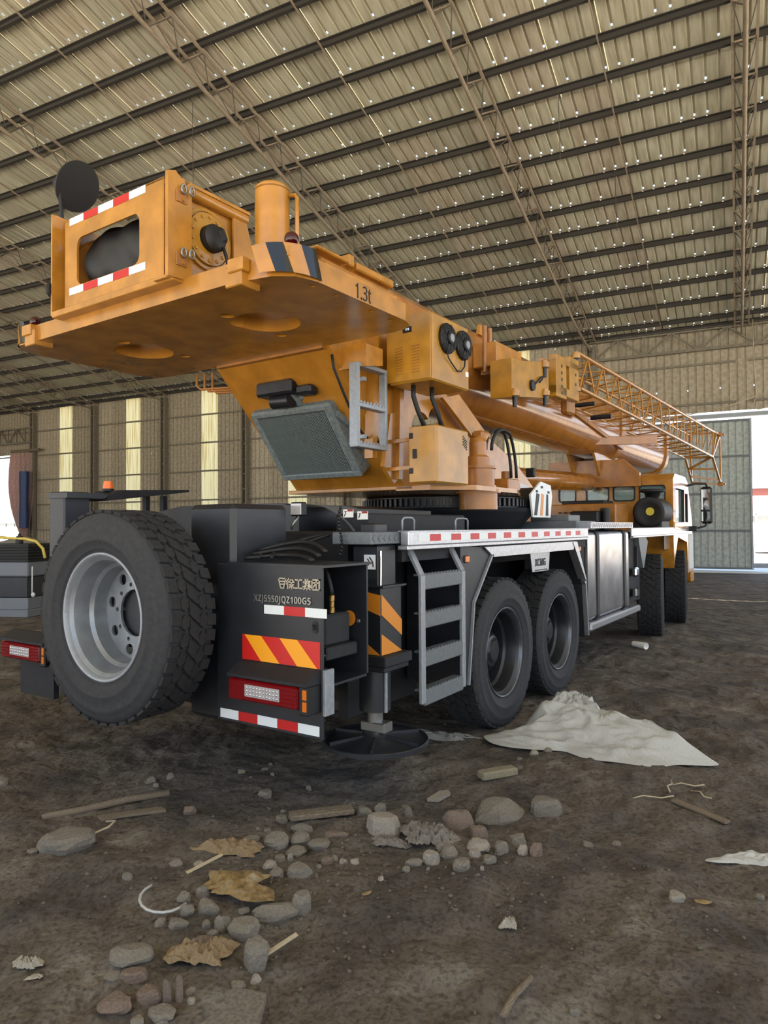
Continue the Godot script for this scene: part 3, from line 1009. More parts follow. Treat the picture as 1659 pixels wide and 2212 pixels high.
	m.span(Vector3(1.5, 0.66, -0.08), Vector3(1.52, 0.9, 0.0), 0.004)
	P("bumper_edge", m, M.grey_light)
	m = MB.new()
	m.span(Vector3(-1.42, 0.42, -0.06), Vector3(-0.98, 0.7, -0.02))
	m.span(Vector3(-1.45, 0.66, -0.1), Vector3(-0.85, 0.72, 0.0))
	P("mud_flap", m, M.chassis_matt)
	# ---- upper rear cover, work lamp, stickers, hoses
	m = MB.new()
	m.prism([Vector2(-1.15, 1.42), Vector2(-1.15, 1.74), Vector2(-0.6, 1.82), Vector2(0.42, 1.82), Vector2(0.62, 1.79), Vector2(0.62, 1.42)], -2.7, -0.85)
	P("rear_deck_cover", m, M.chassis)
	m = MB.new()
	m.grid(func(u, v):
		var a: float = u * 1.25
		return Vector3(0.60 + 0.52 * sin(a), 1.32 + 0.49 * cos(a), lerpf(-0.95, -1.35, v)), 14, 4)
	P("curved_fender", m, M.grey_paint)
	m = MB.new()
	m.span(Vector3(0.84, 1.42, -2.4), Vector3(1.12, 1.74, -0.98), 0.01)
	m.span(Vector3(0.55, 1.3, -1.35), Vector3(1.1, 1.62, -0.75), 0.02)
	P("outrigger_beam", m, M.chassis_matt)
	var lamp := node("work_lamp", truck, Transform3D(Basis(), Vector3(0.83, 1.765, -0.6)))
	m = MB.new()
	m.box(Vector3.ZERO, Vector3(0.105, 0.09, 0.05), 0.008)
	put("lamp_case", m, M.black, lamp)
	m = MB.new()
	m.box(Vector3(0, 0, 0.027), Vector3(0.088, 0.074, 0.006), 0.002)
	put("lamp_glass", m, M.lens_clear, lamp)
	m = MB.new()
	m.tube([Vector3(-0.02, -0.04, -0.02), Vector3(-0.05, -0.1, 0.0), Vector3(-0.06, -0.13, 0.0)], 0.01, 6)
	put("lamp_bracket", m, M.steel, lamp)
	for q in [[0.955, 1.74, -0.972], [1.075, 1.725, -0.972]]:
		m = MB.new()
		m.box(Vector3(q[0], q[1], q[2]), Vector3(0.085, 0.055, 0.004))
		var sk := P("warning_sticker", m, M.sticker)
		m = MB.new()
		m.box(Vector3(q[0] + 0.018, q[1] + 0.02, q[2] + 0.003), Vector3(0.045, 0.014, 0.002))
		put("red_band", m, M.sticker_red, sk)
		m = MB.new()
		m.tube([Vector3(q[0] - 0.03, q[1] - 0.018, q[2] + 0.004), Vector3(q[0] - 0.02, q[1] + 0.004, q[2] + 0.004), Vector3(q[0] - 0.028, q[1] + 0.015, q[2] + 0.004), Vector3(q[0] - 0.012, q[1] + 0.012, q[2] + 0.004)], 0.003, 5)
		put("pictogram", m, M.ink, sk)
	for k in 3:                          # the loops of hose lying on the valve box
		m = MB.new()
		var pts := []
		for i in 15:
			var a := float(i) / 14
			pts.append(Vector3(0.82 + 0.52 * a, 1.465 + 0.022 * k + 0.05 * sin(PI * a) * (0.4 + 0.3 * k), -0.12 - 0.06 * k - 0.1 * sin(PI * a)))
		m.tube(pts, 0.013, 7)
		P("hydraulic_hose", m, M.rubber_hose)
	for k in 2:
		m = MB.new()
		m.tube([Vector3(0.92 + 0.1 * k, 1.47, -0.14), Vector3(0.80 + 0.1 * k, 1.51, -0.3), Vector3(0.74 + 0.1 * k, 1.54, -0.42), Vector3(0.9 + 0.1 * k, 1.56, -0.5), Vector3(1.02 + 0.06 * k, 1.6, -0.6)], 0.011, 7)
		P("hydraulic_hose", m, M.rubber_hose)
	m = MB.new()
	for k in 14:
		m.ball(Vector3(1.205 + 0.012 * sin(k * 0.5), 1.48 + 0.022 * k, -0.55), Vector3(0.011, 0.012, 0.011), 6)
	P("spiral_hose", m, M.black)
	# ---- right-hand rear jack
	var jx := 1.3
	var jz := -0.78
	m = MB.new()
	m.span(Vector3(jx - 0.1, 1.2, jz - 0.1), Vector3(jx + 0.1, 1.535, jz + 0.1), 0.012)
	m.span(Vector3(jx - 0.07, 1.535, jz - 0.08), Vector3(jx + 0.05, 1.67, jz + 0.06), 0.01)
	var jack := P("outrigger_jack", m, M.chassis)
	m = MB.new()
	m.box(Vector3(jx + 0.035, 1.43, jz + 0.102), Vector3(0.085, 0.09, 0.003))
	put("warning_sticker", m, M.sticker, jack)
	m = MB.new()
	m.tube([Vector3(jx + 0.01, 1.40, jz + 0.105), Vector3(jx + 0.04, 1.425, jz + 0.105), Vector3(jx + 0.02, 1.45, jz + 0.105)], 0.004, 5)
	m.tube([Vector3(jx + 0.035, 1.46, jz + 0.105), Vector3(jx + 0.06, 1.43, jz + 0.105), Vector3(jx + 0.062, 1.4, jz + 0.105)], 0.004, 5)
	put("pictogram", m, M.ink, jack)
	m = MB.new()
	m.cyl(Vector3(jx + 0.115, 1.29, jz + 0.1), Vector3(jx + 0.115, 1.5, jz + 0.1), 0.007, -1.0, 8)
	put("gauge_rod", m, M.chrome, jack)
	m = MB.new()
	m.span(Vector3(jx - 0.12, 0.862, jz - 0.12), Vector3(jx + 0.125, 1.275, jz + 0.115), 0.006)
	m.span(Vector3(jx - 0.14, 1.275, jz - 0.14), Vector3(jx + 0.15, 1.287, jz + 0.13))
	put("jack_sleeve", m, M.chassis, jack)
	for k in 2:                          # slanting orange bands on the two faces in sight
		m = MB.new()
		var ya := 1.25 - 0.235 * k
		m.prism([Vector2(jx - 0.115, ya), Vector2(jx + 0.0, ya if k == 0 else ya - 0.11), Vector2(jx + 0.12, ya - 0.02 if k == 0 else ya - 0.22), Vector2(jx + 0.12, ya - 0.145), Vector2(jx - 0.115, ya - 0.07 if k == 0 else ya - 0.12)] if k == 0 else [Vector2(jx - 0.115, ya), Vector2(jx + 0.12, ya - 0.15), Vector2(jx - 0.03, ya - 0.15), Vector2(jx - 0.115, ya - 0.1)], jz + 0.115, jz + 0.118)
		put("hazard_band", m, M.hazard_orange, jack)
		m = side_outline([[jz + 0.112, ya - 0.015], [jz - 0.118, ya - 0.19], [jz - 0.118, ya - 0.29 if k == 0 else ya - 0.15], [jz + 0.112, ya - 0.14]] if k == 0 else [[jz + 0.112, ya - 0.02], [jz - 0.118, ya - 0.15], [jz + 0.112, ya - 0.15]], jx + 0.125, jx + 0.128)
		put("hazard_band", m, M.hazard_orange, jack)
	m = MB.new()
	m.span(Vector3(jx - 0.15, 0.80, jz - 0.16), Vector3(jx + 0.18, 0.862, jz + 0.15), 0.006)
	m.span(Vector3(jx - 0.13, 0.765, jz - 0.14), Vector3(jx + 0.165, 0.80, jz + 0.14), 0.006)
	put("jack_collar", m, M.chassis_matt, jack)
	m = MB.new()
	m.cyl(Vector3(jx, 0.5, jz), Vector3(jx, 0.77, jz), 0.1, -1.0, 24)
	put("jack_barrel", m, M.chassis, jack)
	m = MB.new()
	m.cyl(Vector3(jx + 0.1, 0.5, jz + 0.03), Vector3(jx + 0.1, 0.76, jz + 0.03), 0.012, -1.0, 8)
	put("barrel_pipe", m, M.grey_light, jack)
	m = MB.new()
	m.cyl(Vector3(jx, 0.42, jz), Vector3(jx, 0.5, jz), 0.05, -1.0, 16)
	m.span(Vector3(jx - 0.08, 0.37, jz - 0.05), Vector3(jx + 0.1, 0.43, jz + 0.05), 0.006)
	put("jack_rod", m, M.steel, jack)
	m = MB.new()
	m.lathe([Vector2(0.0, 0.375), Vector2(0.07, 0.375), Vector2(0.09, 0.335), Vector2(0.31, 0.315), Vector2(0.33, 0.325), Vector2(0.335, 0.32), Vector2(0.335, 0.295), Vector2(0.0, 0.29)], 48, Transform3D(Basis(), Vector3(jx, 0, jz)), [1, 3, 4, 5, 6])
	for k in 6:
		var a := TAU * k / 6
		m.bar(Vector3(jx + 0.08 * cos(a), 0.335, jz + 0.08 * sin(a)), Vector3(jx + 0.31 * cos(a), 0.322, jz + 0.31 * sin(a)), 0.012, 0.03)
	put("jack_pad", m, M.chassis, jack)
	# ---- what shows of the left-hand side behind the spare wheel
	m = MB.new()
	m.span(Vector3(-1.32, 0.8, -0.4), Vector3(-1.12, 1.93, -0.18), 0.012)
	m.span(Vector3(-1.3, 1.88, -0.5), Vector3(-1.05, 1.92, -0.16))
	P("outrigger_jack", m, M.chassis)
	m = side_outline([[-0.5, 1.865], [-1.32, 1.965], [-1.32, 1.985], [-0.62, 1.955], [-0.48, 1.885]], -1.35, -1.05)
	P("walkway_flap", m, M.chassis_matt)
	m = MB.new()
	for z in [-1.0, -1.18]:
		m.span(Vector3(-1.25, 1.6, z - 0.02), Vector3(-1.2, 1.93, z + 0.02))
	m.span(Vector3(-1.3, 1.55, -1.9), Vector3(-0.9, 1.66, -0.5))
	P("flap_stand", m, M.chassis_matt)
	m = MB.new()
	m.cyl(Vector3(-1.2, 1.95, -0.61), Vector3(-1.2, 1.97, -0.61), 0.045, -1.0, 16)
	var bc := P("beacon", m, M.black)
	m = MB.new()
	m.cyl(Vector3(-1.2, 1.97, -0.61), Vector3(-1.2, 2.03, -0.61), 0.042, 0.034, 16)
	put("beacon_lens", m, M.lens_beacon, bc)
	# ---- right-hand side: deck, rail with its strip, hoops, ladder
	m = MB.new()
	m.span(Vector3(0.62, 1.595, -4.62), Vector3(1.43, 1.612, -0.92))
	P("side_deck", m, M.grey_paint)
	m = MB.new()
	m.span(Vector3(1.42, 1.527, -4.6), Vector3(1.48, 1.62, -0.9), 0.004)
	m.span(Vector3(1.40, 1.612, -4.6), Vector3(1.486, 1.622, -0.9), 0.002)
	m.span(Vector3(1.43, 1.500, -4.56), Vector3(1.505, 1.527, -0.85), 0.004)
	var rail := P("side_rail", m, M.aluminium)
	for k in 23:
		m = MB.new()
		var z := -1.02 - 0.1503 * k
		m.span(Vector3(1.48, 1.551, z - 0.1493), Vector3(1.4825, 1.596, z))
		put("reflector_white" if k % 2 == 0 else "reflector_red", m, M.white_strip if k % 2 == 0 else M.red_strip, rail)
	m = MB.new()
	m.span(Vector3(1.12, 1.54, -0.92), Vector3(1.41, 1.615, -0.58), 0.004)
	P("rear_deck_step", m, M.grey_paint)
	m = MB.new()
	for k in 5:
		m.box(Vector3(1.412, 1.577, -0.86 + 0.06 * k), Vector3(0.004, 0.03, 0.03), 0.0, Basis(Vector3.RIGHT, PI / 4))
	P("tread_studs", m, M.grey_paint)
	m = MB.new()
	m.span(Vector3(0.75, 1.42, -2.2), Vector3(1.40, 1.6, -0.95))
	P("deck_frame", m, M.chassis_matt)
	for q in [[-1.02, -1.17], [-1.77, -1.97]]:
		m = MB.new()
		m.tube([Vector3(1.36, 1.61, q[0]), Vector3(1.36, 1.69, q[0]), Vector3(1.36, 1.705, q[0] - 0.02), Vector3(1.36, 1.708, (q[0] + q[1]) / 2), Vector3(1.36, 1.705, q[1] + 0.02), Vector3(1.36, 1.69, q[1]), Vector3(1.36, 1.61, q[1])], 0.007, 7)
		P("grab_hoop", m, M.grey_light)
	var lad := node("ladder", truck)
	for q in [[-1.045, 0.03], [-1.615, -0.03]]:
		m = MB.new()
		m.bar(Vector3(1.49, 0.5, q[0]), Vector3(1.49, 1.335, q[0]), 0.05, 0.032, 0.007, Vector3.RIGHT)
		m.bar(Vector3(1.49, 1.325, q[0]), Vector3(1.39, 1.51, q[0]), 0.032, 0.05, 0.007, Vector3(0, 0, 1))
		put("stile", m, M.grey_light, lad)
	for k in 4:
		m = MB.new()
		var y := 1.335 - 0.2505 * k
		m.span(Vector3(1.47, y - 0.1, -1.6), Vector3(1.503, y, -1.062), 0.007)
		m.span(Vector3(1.42, y - 0.012, -1.6), Vector3(1.49, y, -1.062))
		put("rung", m, M.grey_paint, lad)
		m = MB.new()
		for i in 12:
			m.box(Vector3(1.485, y + 0.003, -1.09 - 0.043 * i), Vector3(0.02, 0.008, 0.018))
		put("grip_teeth", m, M.grey_paint, lad)
	m = MB.new()
	m.span(Vector3(0.88, 0.35, -1.85), Vector3(0.96, 1.5, -0.95))
	P("inner_panel", m, M.chassis_matt)
	bolts("bolt", [Vector3(0.96, 1.2, -1.15), Vector3(0.96, 1.2, -1.35), Vector3(0.96, 1.2, -1.6), Vector3(0.96, 1.05, -1.12), Vector3(0.96, 0.62, -1.15), Vector3(0.96, 0.62, -1.4), Vector3(0.96, 0.6, -1.62)], 0.012, Vector3(0.006, 0, 0), M.steel)
	m = side_outline([[-1.66, 1.5], [-2.03, 1.485], [-2.2, 1.416], [-1.87, 1.076], [-1.86, 1.05], [-1.767, 0.489], [-1.65, 0.51]], 1.0, 1.455)
	P("mudguard", m, M.chassis)
	m = side_outline([[-2.2, 1.425], [-2.18, 1.408], [-1.86, 1.075], [-1.855, 1.045], [-1.764, 0.485], [-1.745, 0.485], [-1.84, 1.05], [-1.845, 1.085], [-2.17, 1.425]], 1.455, 1.475)
	P("mudguard_edge", m, M.grey_light)
	m = side_outline([[-2.03, 1.487], [-2.2, 1.405], [-4.13, 1.405], [-4.18, 1.487]], 1.38, 1.475)
	P("fender_bar", m, M.aluminium)
	m = side_outline([[-4.1, 1.484], [-4.23, 1.484], [-4.53, 1.07], [-4.5, 1.07]], 1.40, 1.48)
	P("fender_brace", m, M.aluminium)
	m = side_outline([[-4.47, 1.06], [-4.54, 1.06], [-4.545, 1.03], [-4.62, 0.47], [-4.59, 0.47], [-4.52, 1.02]], 1.43, 1.475)
	P("mudguard_edge", m, M.aluminium)
	m = side_outline([[-4.3, 1.48], [-4.6, 1.48], [-4.6, 0.45], [-4.52, 1.02]], 1.0, 1.43)
	P("mudguard", m, M.chassis_matt)
	m = MB.new()
	m.span(Vector3(0.95, 1.3, -4.6), Vector3(1.0, 1.5, -2.0))
	m.span(Vector3(0.95, 1.42, -4.6), Vector3(1.45, 1.5, -2.0))
	P("wheel_arch", m, M.chassis_matt)
	m = side_outline([[-3.264, 1.4], [-3.773, 1.395], [-3.741, 1.211], [-3.316, 1.217]], 1.345, 1.352)
	var ep := P("emblem_plate", m, M.aluminium)
	put("lettering", lettering("XCMG", 0.07, 0.006), M.chassis, ep, Transform3D(Basis(Vector3.UP, PI / 2), Vector3(1.353, 1.30, -3.52)))
	m = MB.new()
	m.span(Vector3(1.353, 1.225, -3.68), Vector3(1.357, 1.233, -3.38))
	put("plate_slot", m, M.black, ep)
	for q in [-1.74, -4.34]:
		m = MB.new()
		m.span(Vector3(1.40, 1.375, q - 0.04), Vector3(1.46, 1.435, q + 0.03), 0.006)
		m.span(Vector3(1.42, 1.43, q - 0.012), Vector3(1.44, 1.5, q + 0.012))
		var sl := P("side_lamp", m, M.black)
		m = MB.new()
		m.span(Vector3(1.46, 1.382, q - 0.035), Vector3(1.474, 1.43, q + 0.025), 0.005)
		put("amber_lens", m, M.lens_amber, sl)
	# ---- tank, step, tread-plate lid
	var TX := Transform3D(Basis(Vector3(1, 0, 0), Vector3(0, 1, 0), Vector3(0, 0, 1)), Vector3.ZERO)
	m = MB.new()
	m.prism(round_rect(0.72, 0.985, 0.06, 5, Vector2(1.10, 1.092)), -6.34, -4.635, TX)
	var tank := P("fuel_tank", m, M.tank_steel)
	for z in [-4.99, -6.13]:
		m = MB.new()
		m.plate_hole(round_rect(0.745, 1.01, 0.07, 5, Vector2(1.10, 1.092)), round_rect(0.722, 0.987, 0.061, 5, Vector2(1.10, 1.092)), z - 0.045, z + 0.045, TX)
		put("tank_strap", m, M.black, tank)
	m = MB.new()
	m.span(Vector3(1.38, 0.505, -6.78), Vector3(1.5, 0.592, -4.62), 0.018)
	P("side_step", m, M.aluminium)
	m = MB.new()
	m.span(Vector3(0.95, 1.615, -6.46), Vector3(1.49, 1.688, -4.68), 0.004)
	P("tread_plate_lid", m, M.aluminium)
	m = MB.new()
	for k in 42:
		m.box(Vector3(1.491, 1.652, -4.72 - 0.0415 * k), Vector3(0.006, 0.05, 0.011), 0.0, Basis(Vector3.RIGHT, 0.5 if k % 2 == 0 else -0.5))
	P("tread_ridges", m, M.aluminium)
	m = MB.new()
	m.span(Vector3(0.6, 1.60, -5.3), Vector3(1.35, 1.70, -4.6))
	m.span(Vector3(0.75, 1.70, -5.2), Vector3(1.2, 1.77, -4.8), 0.004)
	P("tread_plate_step", m, M.grey_paint)
	for y in [1.027, 0.75]:
		m = MB.new()
		m.span(Vector3(1.4, y - 0.06, -6.86), Vector3(1.47, y + 0.06, -6.7), 0.02)
		P("chrome_step", m, M.chrome)
	m = MB.new()
	m.span(Vector3(0.9, 0.62, -7.25), Vector3(1.38, 1.5, -6.4))
	m.span(Vector3(1.38, 0.95, -7.0), Vector3(1.42, 1.36, -6.95))
	P("battery_box", m, M.chassis_matt)
	m = side_outline([[-6.95, 1.5], [-7.35, 1.5], [-7.5, 1.42], [-7.25, 1.05], [-7.2, 1.06], [-7.05, 1.3]], 1.0, 1.44)
	P("mudguard", m, M.grey_paint)
	m = MB.new()
	m.span(Vector3(0.9, 1.48, -10.3), Vector3(1.45, 1.56, -6.48))
	P("front_deck", m, M.chassis)
	m = MB.new()
	m.span(Vector3(1.43, 1.50, -10.7), Vector3(1.475, 1.62, -6.48), 0.01)
	m.span(Vector3(1.40, 1.49, -10.7), Vector3(1.49, 1.505, -6.48))
	P("side_skirt", m, M.aluminium)
	m = MB.new()
	m.span(Vector3(1.36, 1.26, -9.15), Vector3(1.365, 1.5, -8.95))
	P("fender_plate", m, M.aluminium)
	make_cab()

func make_cab():
	# the driver's cab, a hollow shell with real window openings
	var outline := PackedVector2Array([Vector2(-9.15, 0.95), Vector2(-9.15, 2.40), Vector2(-9.3, 2.5), Vector2(-10.2, 2.49), Vector2(-10.42, 2.40), Vector2(-10.78, 1.75), Vector2(-10.82, 0.85), Vector2(-10.35, 0.80), Vector2(-10.3, 1.35), Vector2(-9.5, 1.45)])
	var inner := PackedVector2Array([Vector2(-9.2, 1.6), Vector2(-9.2, 2.38), Vector2(-9.32, 2.45), Vector2(-10.18, 2.44), Vector2(-10.38, 2.36), Vector2(-10.72, 1.75), Vector2(-10.74, 1.6)])
	var c := CSGPolygon3D.new()
	var TS := Transform3D(Basis(Vector3(0, 0, 1), Vector3.UP, Vector3(-1, 0, 0)), Vector3(-1.36, 0, 0))
	c.polygon = outline
	c.depth = 2.83
	c.material = M.orange
	c.name = "cab"
	c.transform = TS
	var cut := CSGPolygon3D.new()
	cut.polygon = inner
	cut.depth = 2.73
	cut.operation = CSGShape3D.OPERATION_SUBTRACTION
	cut.material = M.orange_dull
	cut.position = Vector3(0, 0, -0.05)
	cut.name = "hollow"
	c.add_child(cut)
	var panes := []
	for q in [[-0.43, -0.14, 2.07, 2.30], [0.06, 0.43, 2.07, 2.30], [0.52, 0.86, 2.07, 2.30], [0.95, 1.34, 2.04, 2.30]]:
		panes.append([Vector3((q[0] + q[1]) / 2, (q[2] + q[3]) / 2, -9.17), Vector3(q[1] - q[0], q[3] - q[2], 0.2)])
	panes.append([Vector3(1.44, 1.98, -9.72), Vector3(0.2, 0.56, 0.72)])
	panes.append([Vector3(1.44, 1.95, -10.28), Vector3(0.2, 0.5, 0.26)])
	panes.append([Vector3(-1.4, 1.98, -9.8), Vector3(0.2, 0.56, 0.9)])
	panes.append([Vector3(0.05, 2.08, -10.62), Vector3(2.5, 0.46, 0.5)])
	var inv := TS.affine_inverse()
	for p in panes:
		var s := CSGBox3D.new()
		s.size = p[1]
		s.operation = CSGShape3D.OPERATION_SUBTRACTION
		s.material = M.black
		s.transform = inv * Transform3D(Basis(), p[0])
		s.name = "opening"
		c.add_child(s, true)
	truck.add_child(c)
	for i in panes.size():
		var p: Array = panes[i]
		var m := MB.new()
		if i < 4:
			m.box(p[0], Vector3(p[1].x, p[1].y, 0.006))
		elif i < 7:
			m.box(p[0] + Vector3(-0.02 if p[0].x > 0 else 0.02, 0, 0), Vector3(0.006, p[1].y, p[1].z))
		else:
			m.box(Vector3(0.05, 2.07, -10.58), Vector3(2.48, 0.5, 0.006), 0.0, Basis(Vector3.RIGHT, -0.5))
		P("cab_window", m, M.glass)
		if i < 4:
			m = MB.new()
			m.plate_hole(round_rect(p[1].x + 0.03, p[1].y + 0.03, 0.05, 4, Vector2(p[0].x, p[0].y)), round_rect(p[1].x - 0.01, p[1].y - 0.01, 0.045, 4, Vector2(p[0].x, p[0].y)), -9.15, -9.142)
			P("window_seal", m, M.black)
	var m := MB.new()
	m.span(Vector3(1.465, 1.58, -10.15), Vector3(1.48, 1.70, -9.2), 0.004)
	P("door_panel", m, M.orange)
	m = MB.new()
	m.span(Vector3(1.38, 0.85, -10.84), Vector3(1.48, 1.5, -10.42), 0.02)
	P("front_corner_panel", m, M.house_white)
	m = MB.new()
	m.span(Vector3(-1.4, 0.6, -11.0), Vector3(1.46, 1.0, -10.8), 0.03)
	P("front_bumper", m, M.orange)
	# mirror on its arms
	m = MB.new()
	m.tube([Vector3(1.45, 2.34, -10.35), Vector3(1.58, 2.385, -10.5), Vector3(1.74, 2.38, -10.58), Vector3(1.77, 2.3, -10.6)], 0.02, 8)
	m.tube([Vector3(1.48, 1.56, -10.5), Vector3(1.56, 1.58, -10.55), Vector3(1.72, 1.63, -10.6), Vector3(1.78, 1.75, -10.6)], 0.018, 8)
	m.span(Vector3(1.46, 1.54, -10.62), Vector3(1.60, 1.63, -10.48), 0.01)
	P("mirror_arm", m, M.black)
	m = MB.new()
	m.box(Vector3(1.745, 2.0, -10.63), Vector3(0.19, 0.66, 0.1), 0.035)
	var mi := P("rear_view_mirror", m, M.black)
	m = MB.new()
	m.box(Vector3(1.735, 2.1, -10.577), Vector3(0.135, 0.36, 0.006))
	put("mirror_glass", m, M.mirror_glass, mi)
	m = MB.new()
	m.box(Vector3(1.735, 1.8, -10.577), Vector3(0.135, 0.17, 0.006))
	put("mirror_glass", m, M.mirror_glass, mi)
	# air filter, engine hood, exhaust and bits between cab and turntable
	m = MB.new()
	m.cyl(Vector3(1.275, 1.85, -8.9), Vector3(1.275, 1.85, -8.3), 0.235, -1.0, 32)
	m.lathe([Vector2(0.0, 0.0), Vector2(0.15, 0.0), Vector2(0.2, 0.02), Vector2(0.235, 0.0)], 32, Transform3D(Basis(Vector3(1, 0, 0), Vector3(0, 0, 1), Vector3(0, -1, 0)), Vector3(1.275, 1.85, -8.29)))
	m.span(Vector3(1.04, 1.56, -8.9), Vector3(1.46, 1.85, -8.34), 0.02)
	var af := P("air_filter", m, M.black)
	m = MB.new()
	m.cyl(Vector3(1.302, 1.86, -8.275), Vector3(1.302, 1.86, -8.27), 0.062, -1.0, 24)
	put("yellow_disc", m, M.yellow_disc, af)
	m = MB.new()
	m.lathe([Vector2(0.0, 0.05), Vector2(0.18, 0.04), Vector2(0.2, 0.0), Vector2(0.12, -0.02), Vector2(0.09, -0.12)], 24, Transform3D(Basis(), Vector3(1.29, 2.17, -8.5)))
	put("intake_cap", m, M.black, af)
	m = MB.new()
	m.span(Vector3(-0.5, 1.5, -8.2), Vector3(1.0, 1.975, -7.5), 0.02)
	var hood := P("engine_hood", m, M.orange_dull)
	for r in 2:
		for k in 8:
			m = MB.new()
			m.box(Vector3(0.16 + 0.085 * k, 1.80 + 0.045 * r, -7.497), Vector3(0.055, 0.022, 0.008))
			put("louvre", m, M.black, hood)
	m = MB.new()
	m.span(Vector3(0.45, 1.5, -7.5), Vector3(0.85, 1.86, -7.1), 0.02)
	m.span(Vector3(0.15, 1.975, -8.1), Vector3(0.8, 2.03, -7.6), 0.01)
	m.cyl(Vector3(0.9, 1.55, -7.3), Vector3(0.9, 1.9, -7.3), 0.07, -1.0, 16)
	P("engine_ancillaries", m, M.black)

# ---------------------------------------------------------------- the upper works (own axes: x right, z towards the rear, origin under the turntable)
func boom_section(hw: float, y0: float, y1: float, z0: float, z1: float, tilt: float) -> MB:
	var m := MB.new()
	var o := []
	var c := (y0 + y1) / 2
	var top := y1
	o.append(Vector2(-hw, c + 0.05))
	o.append(Vector2(-hw, top - 0.06))
	o.append(Vector2(-hw + 0.05, top))
	o.append(Vector2(hw - 0.05, top))
	o.append(Vector2(hw, top - 0.06))
	o.append(Vector2(hw, c + 0.05))
	for k in range(1, 16):
		var a := PI * k / 16
		o.append(Vector2(hw * pow(absf(cos(a)), 0.75) * signf(cos(a)), c + 0.05 - (c + 0.05 - y0) * pow(sin(a), 0.8)))
	var n := o.size()
	for i in n:
		var j := (i + 1) % n
		if i == 0 or i == 4 or i == 1 or i == 2 or i == 3:
			m.flat()
		elif i == 5:
			m.smooth()
		m.quad(Vector3(o[i].x, o[i].y + z0 * tilt, z0), Vector3(o[j].x, o[j].y + z0 * tilt, z0), Vector3(o[j].x, o[j].y + z1 * tilt, z1), Vector3(o[i].x, o[i].y + z1 * tilt, z1))
	m.flat()
	var idx := Geometry2D.triangulate_polygon(PackedVector2Array(o))
	for z in [z0, z1]:
		for i in range(0, idx.size(), 3):
			m.tri(Vector3(o[idx[i]].x, o[idx[i]].y + z * tilt, z), Vector3(o[idx[i + 1]].x, o[idx[i + 1]].y + z * tilt, z), Vector3(o[idx[i + 2]].x, o[idx[i + 2]].y + z * tilt, z))
	return m

func MB_basis(y: Vector3, x: Vector3) -> Basis:
	y = y.normalized()
	x = (x - y * x.dot(y)).normalized()
	return Basis(x, y, x.cross(y))

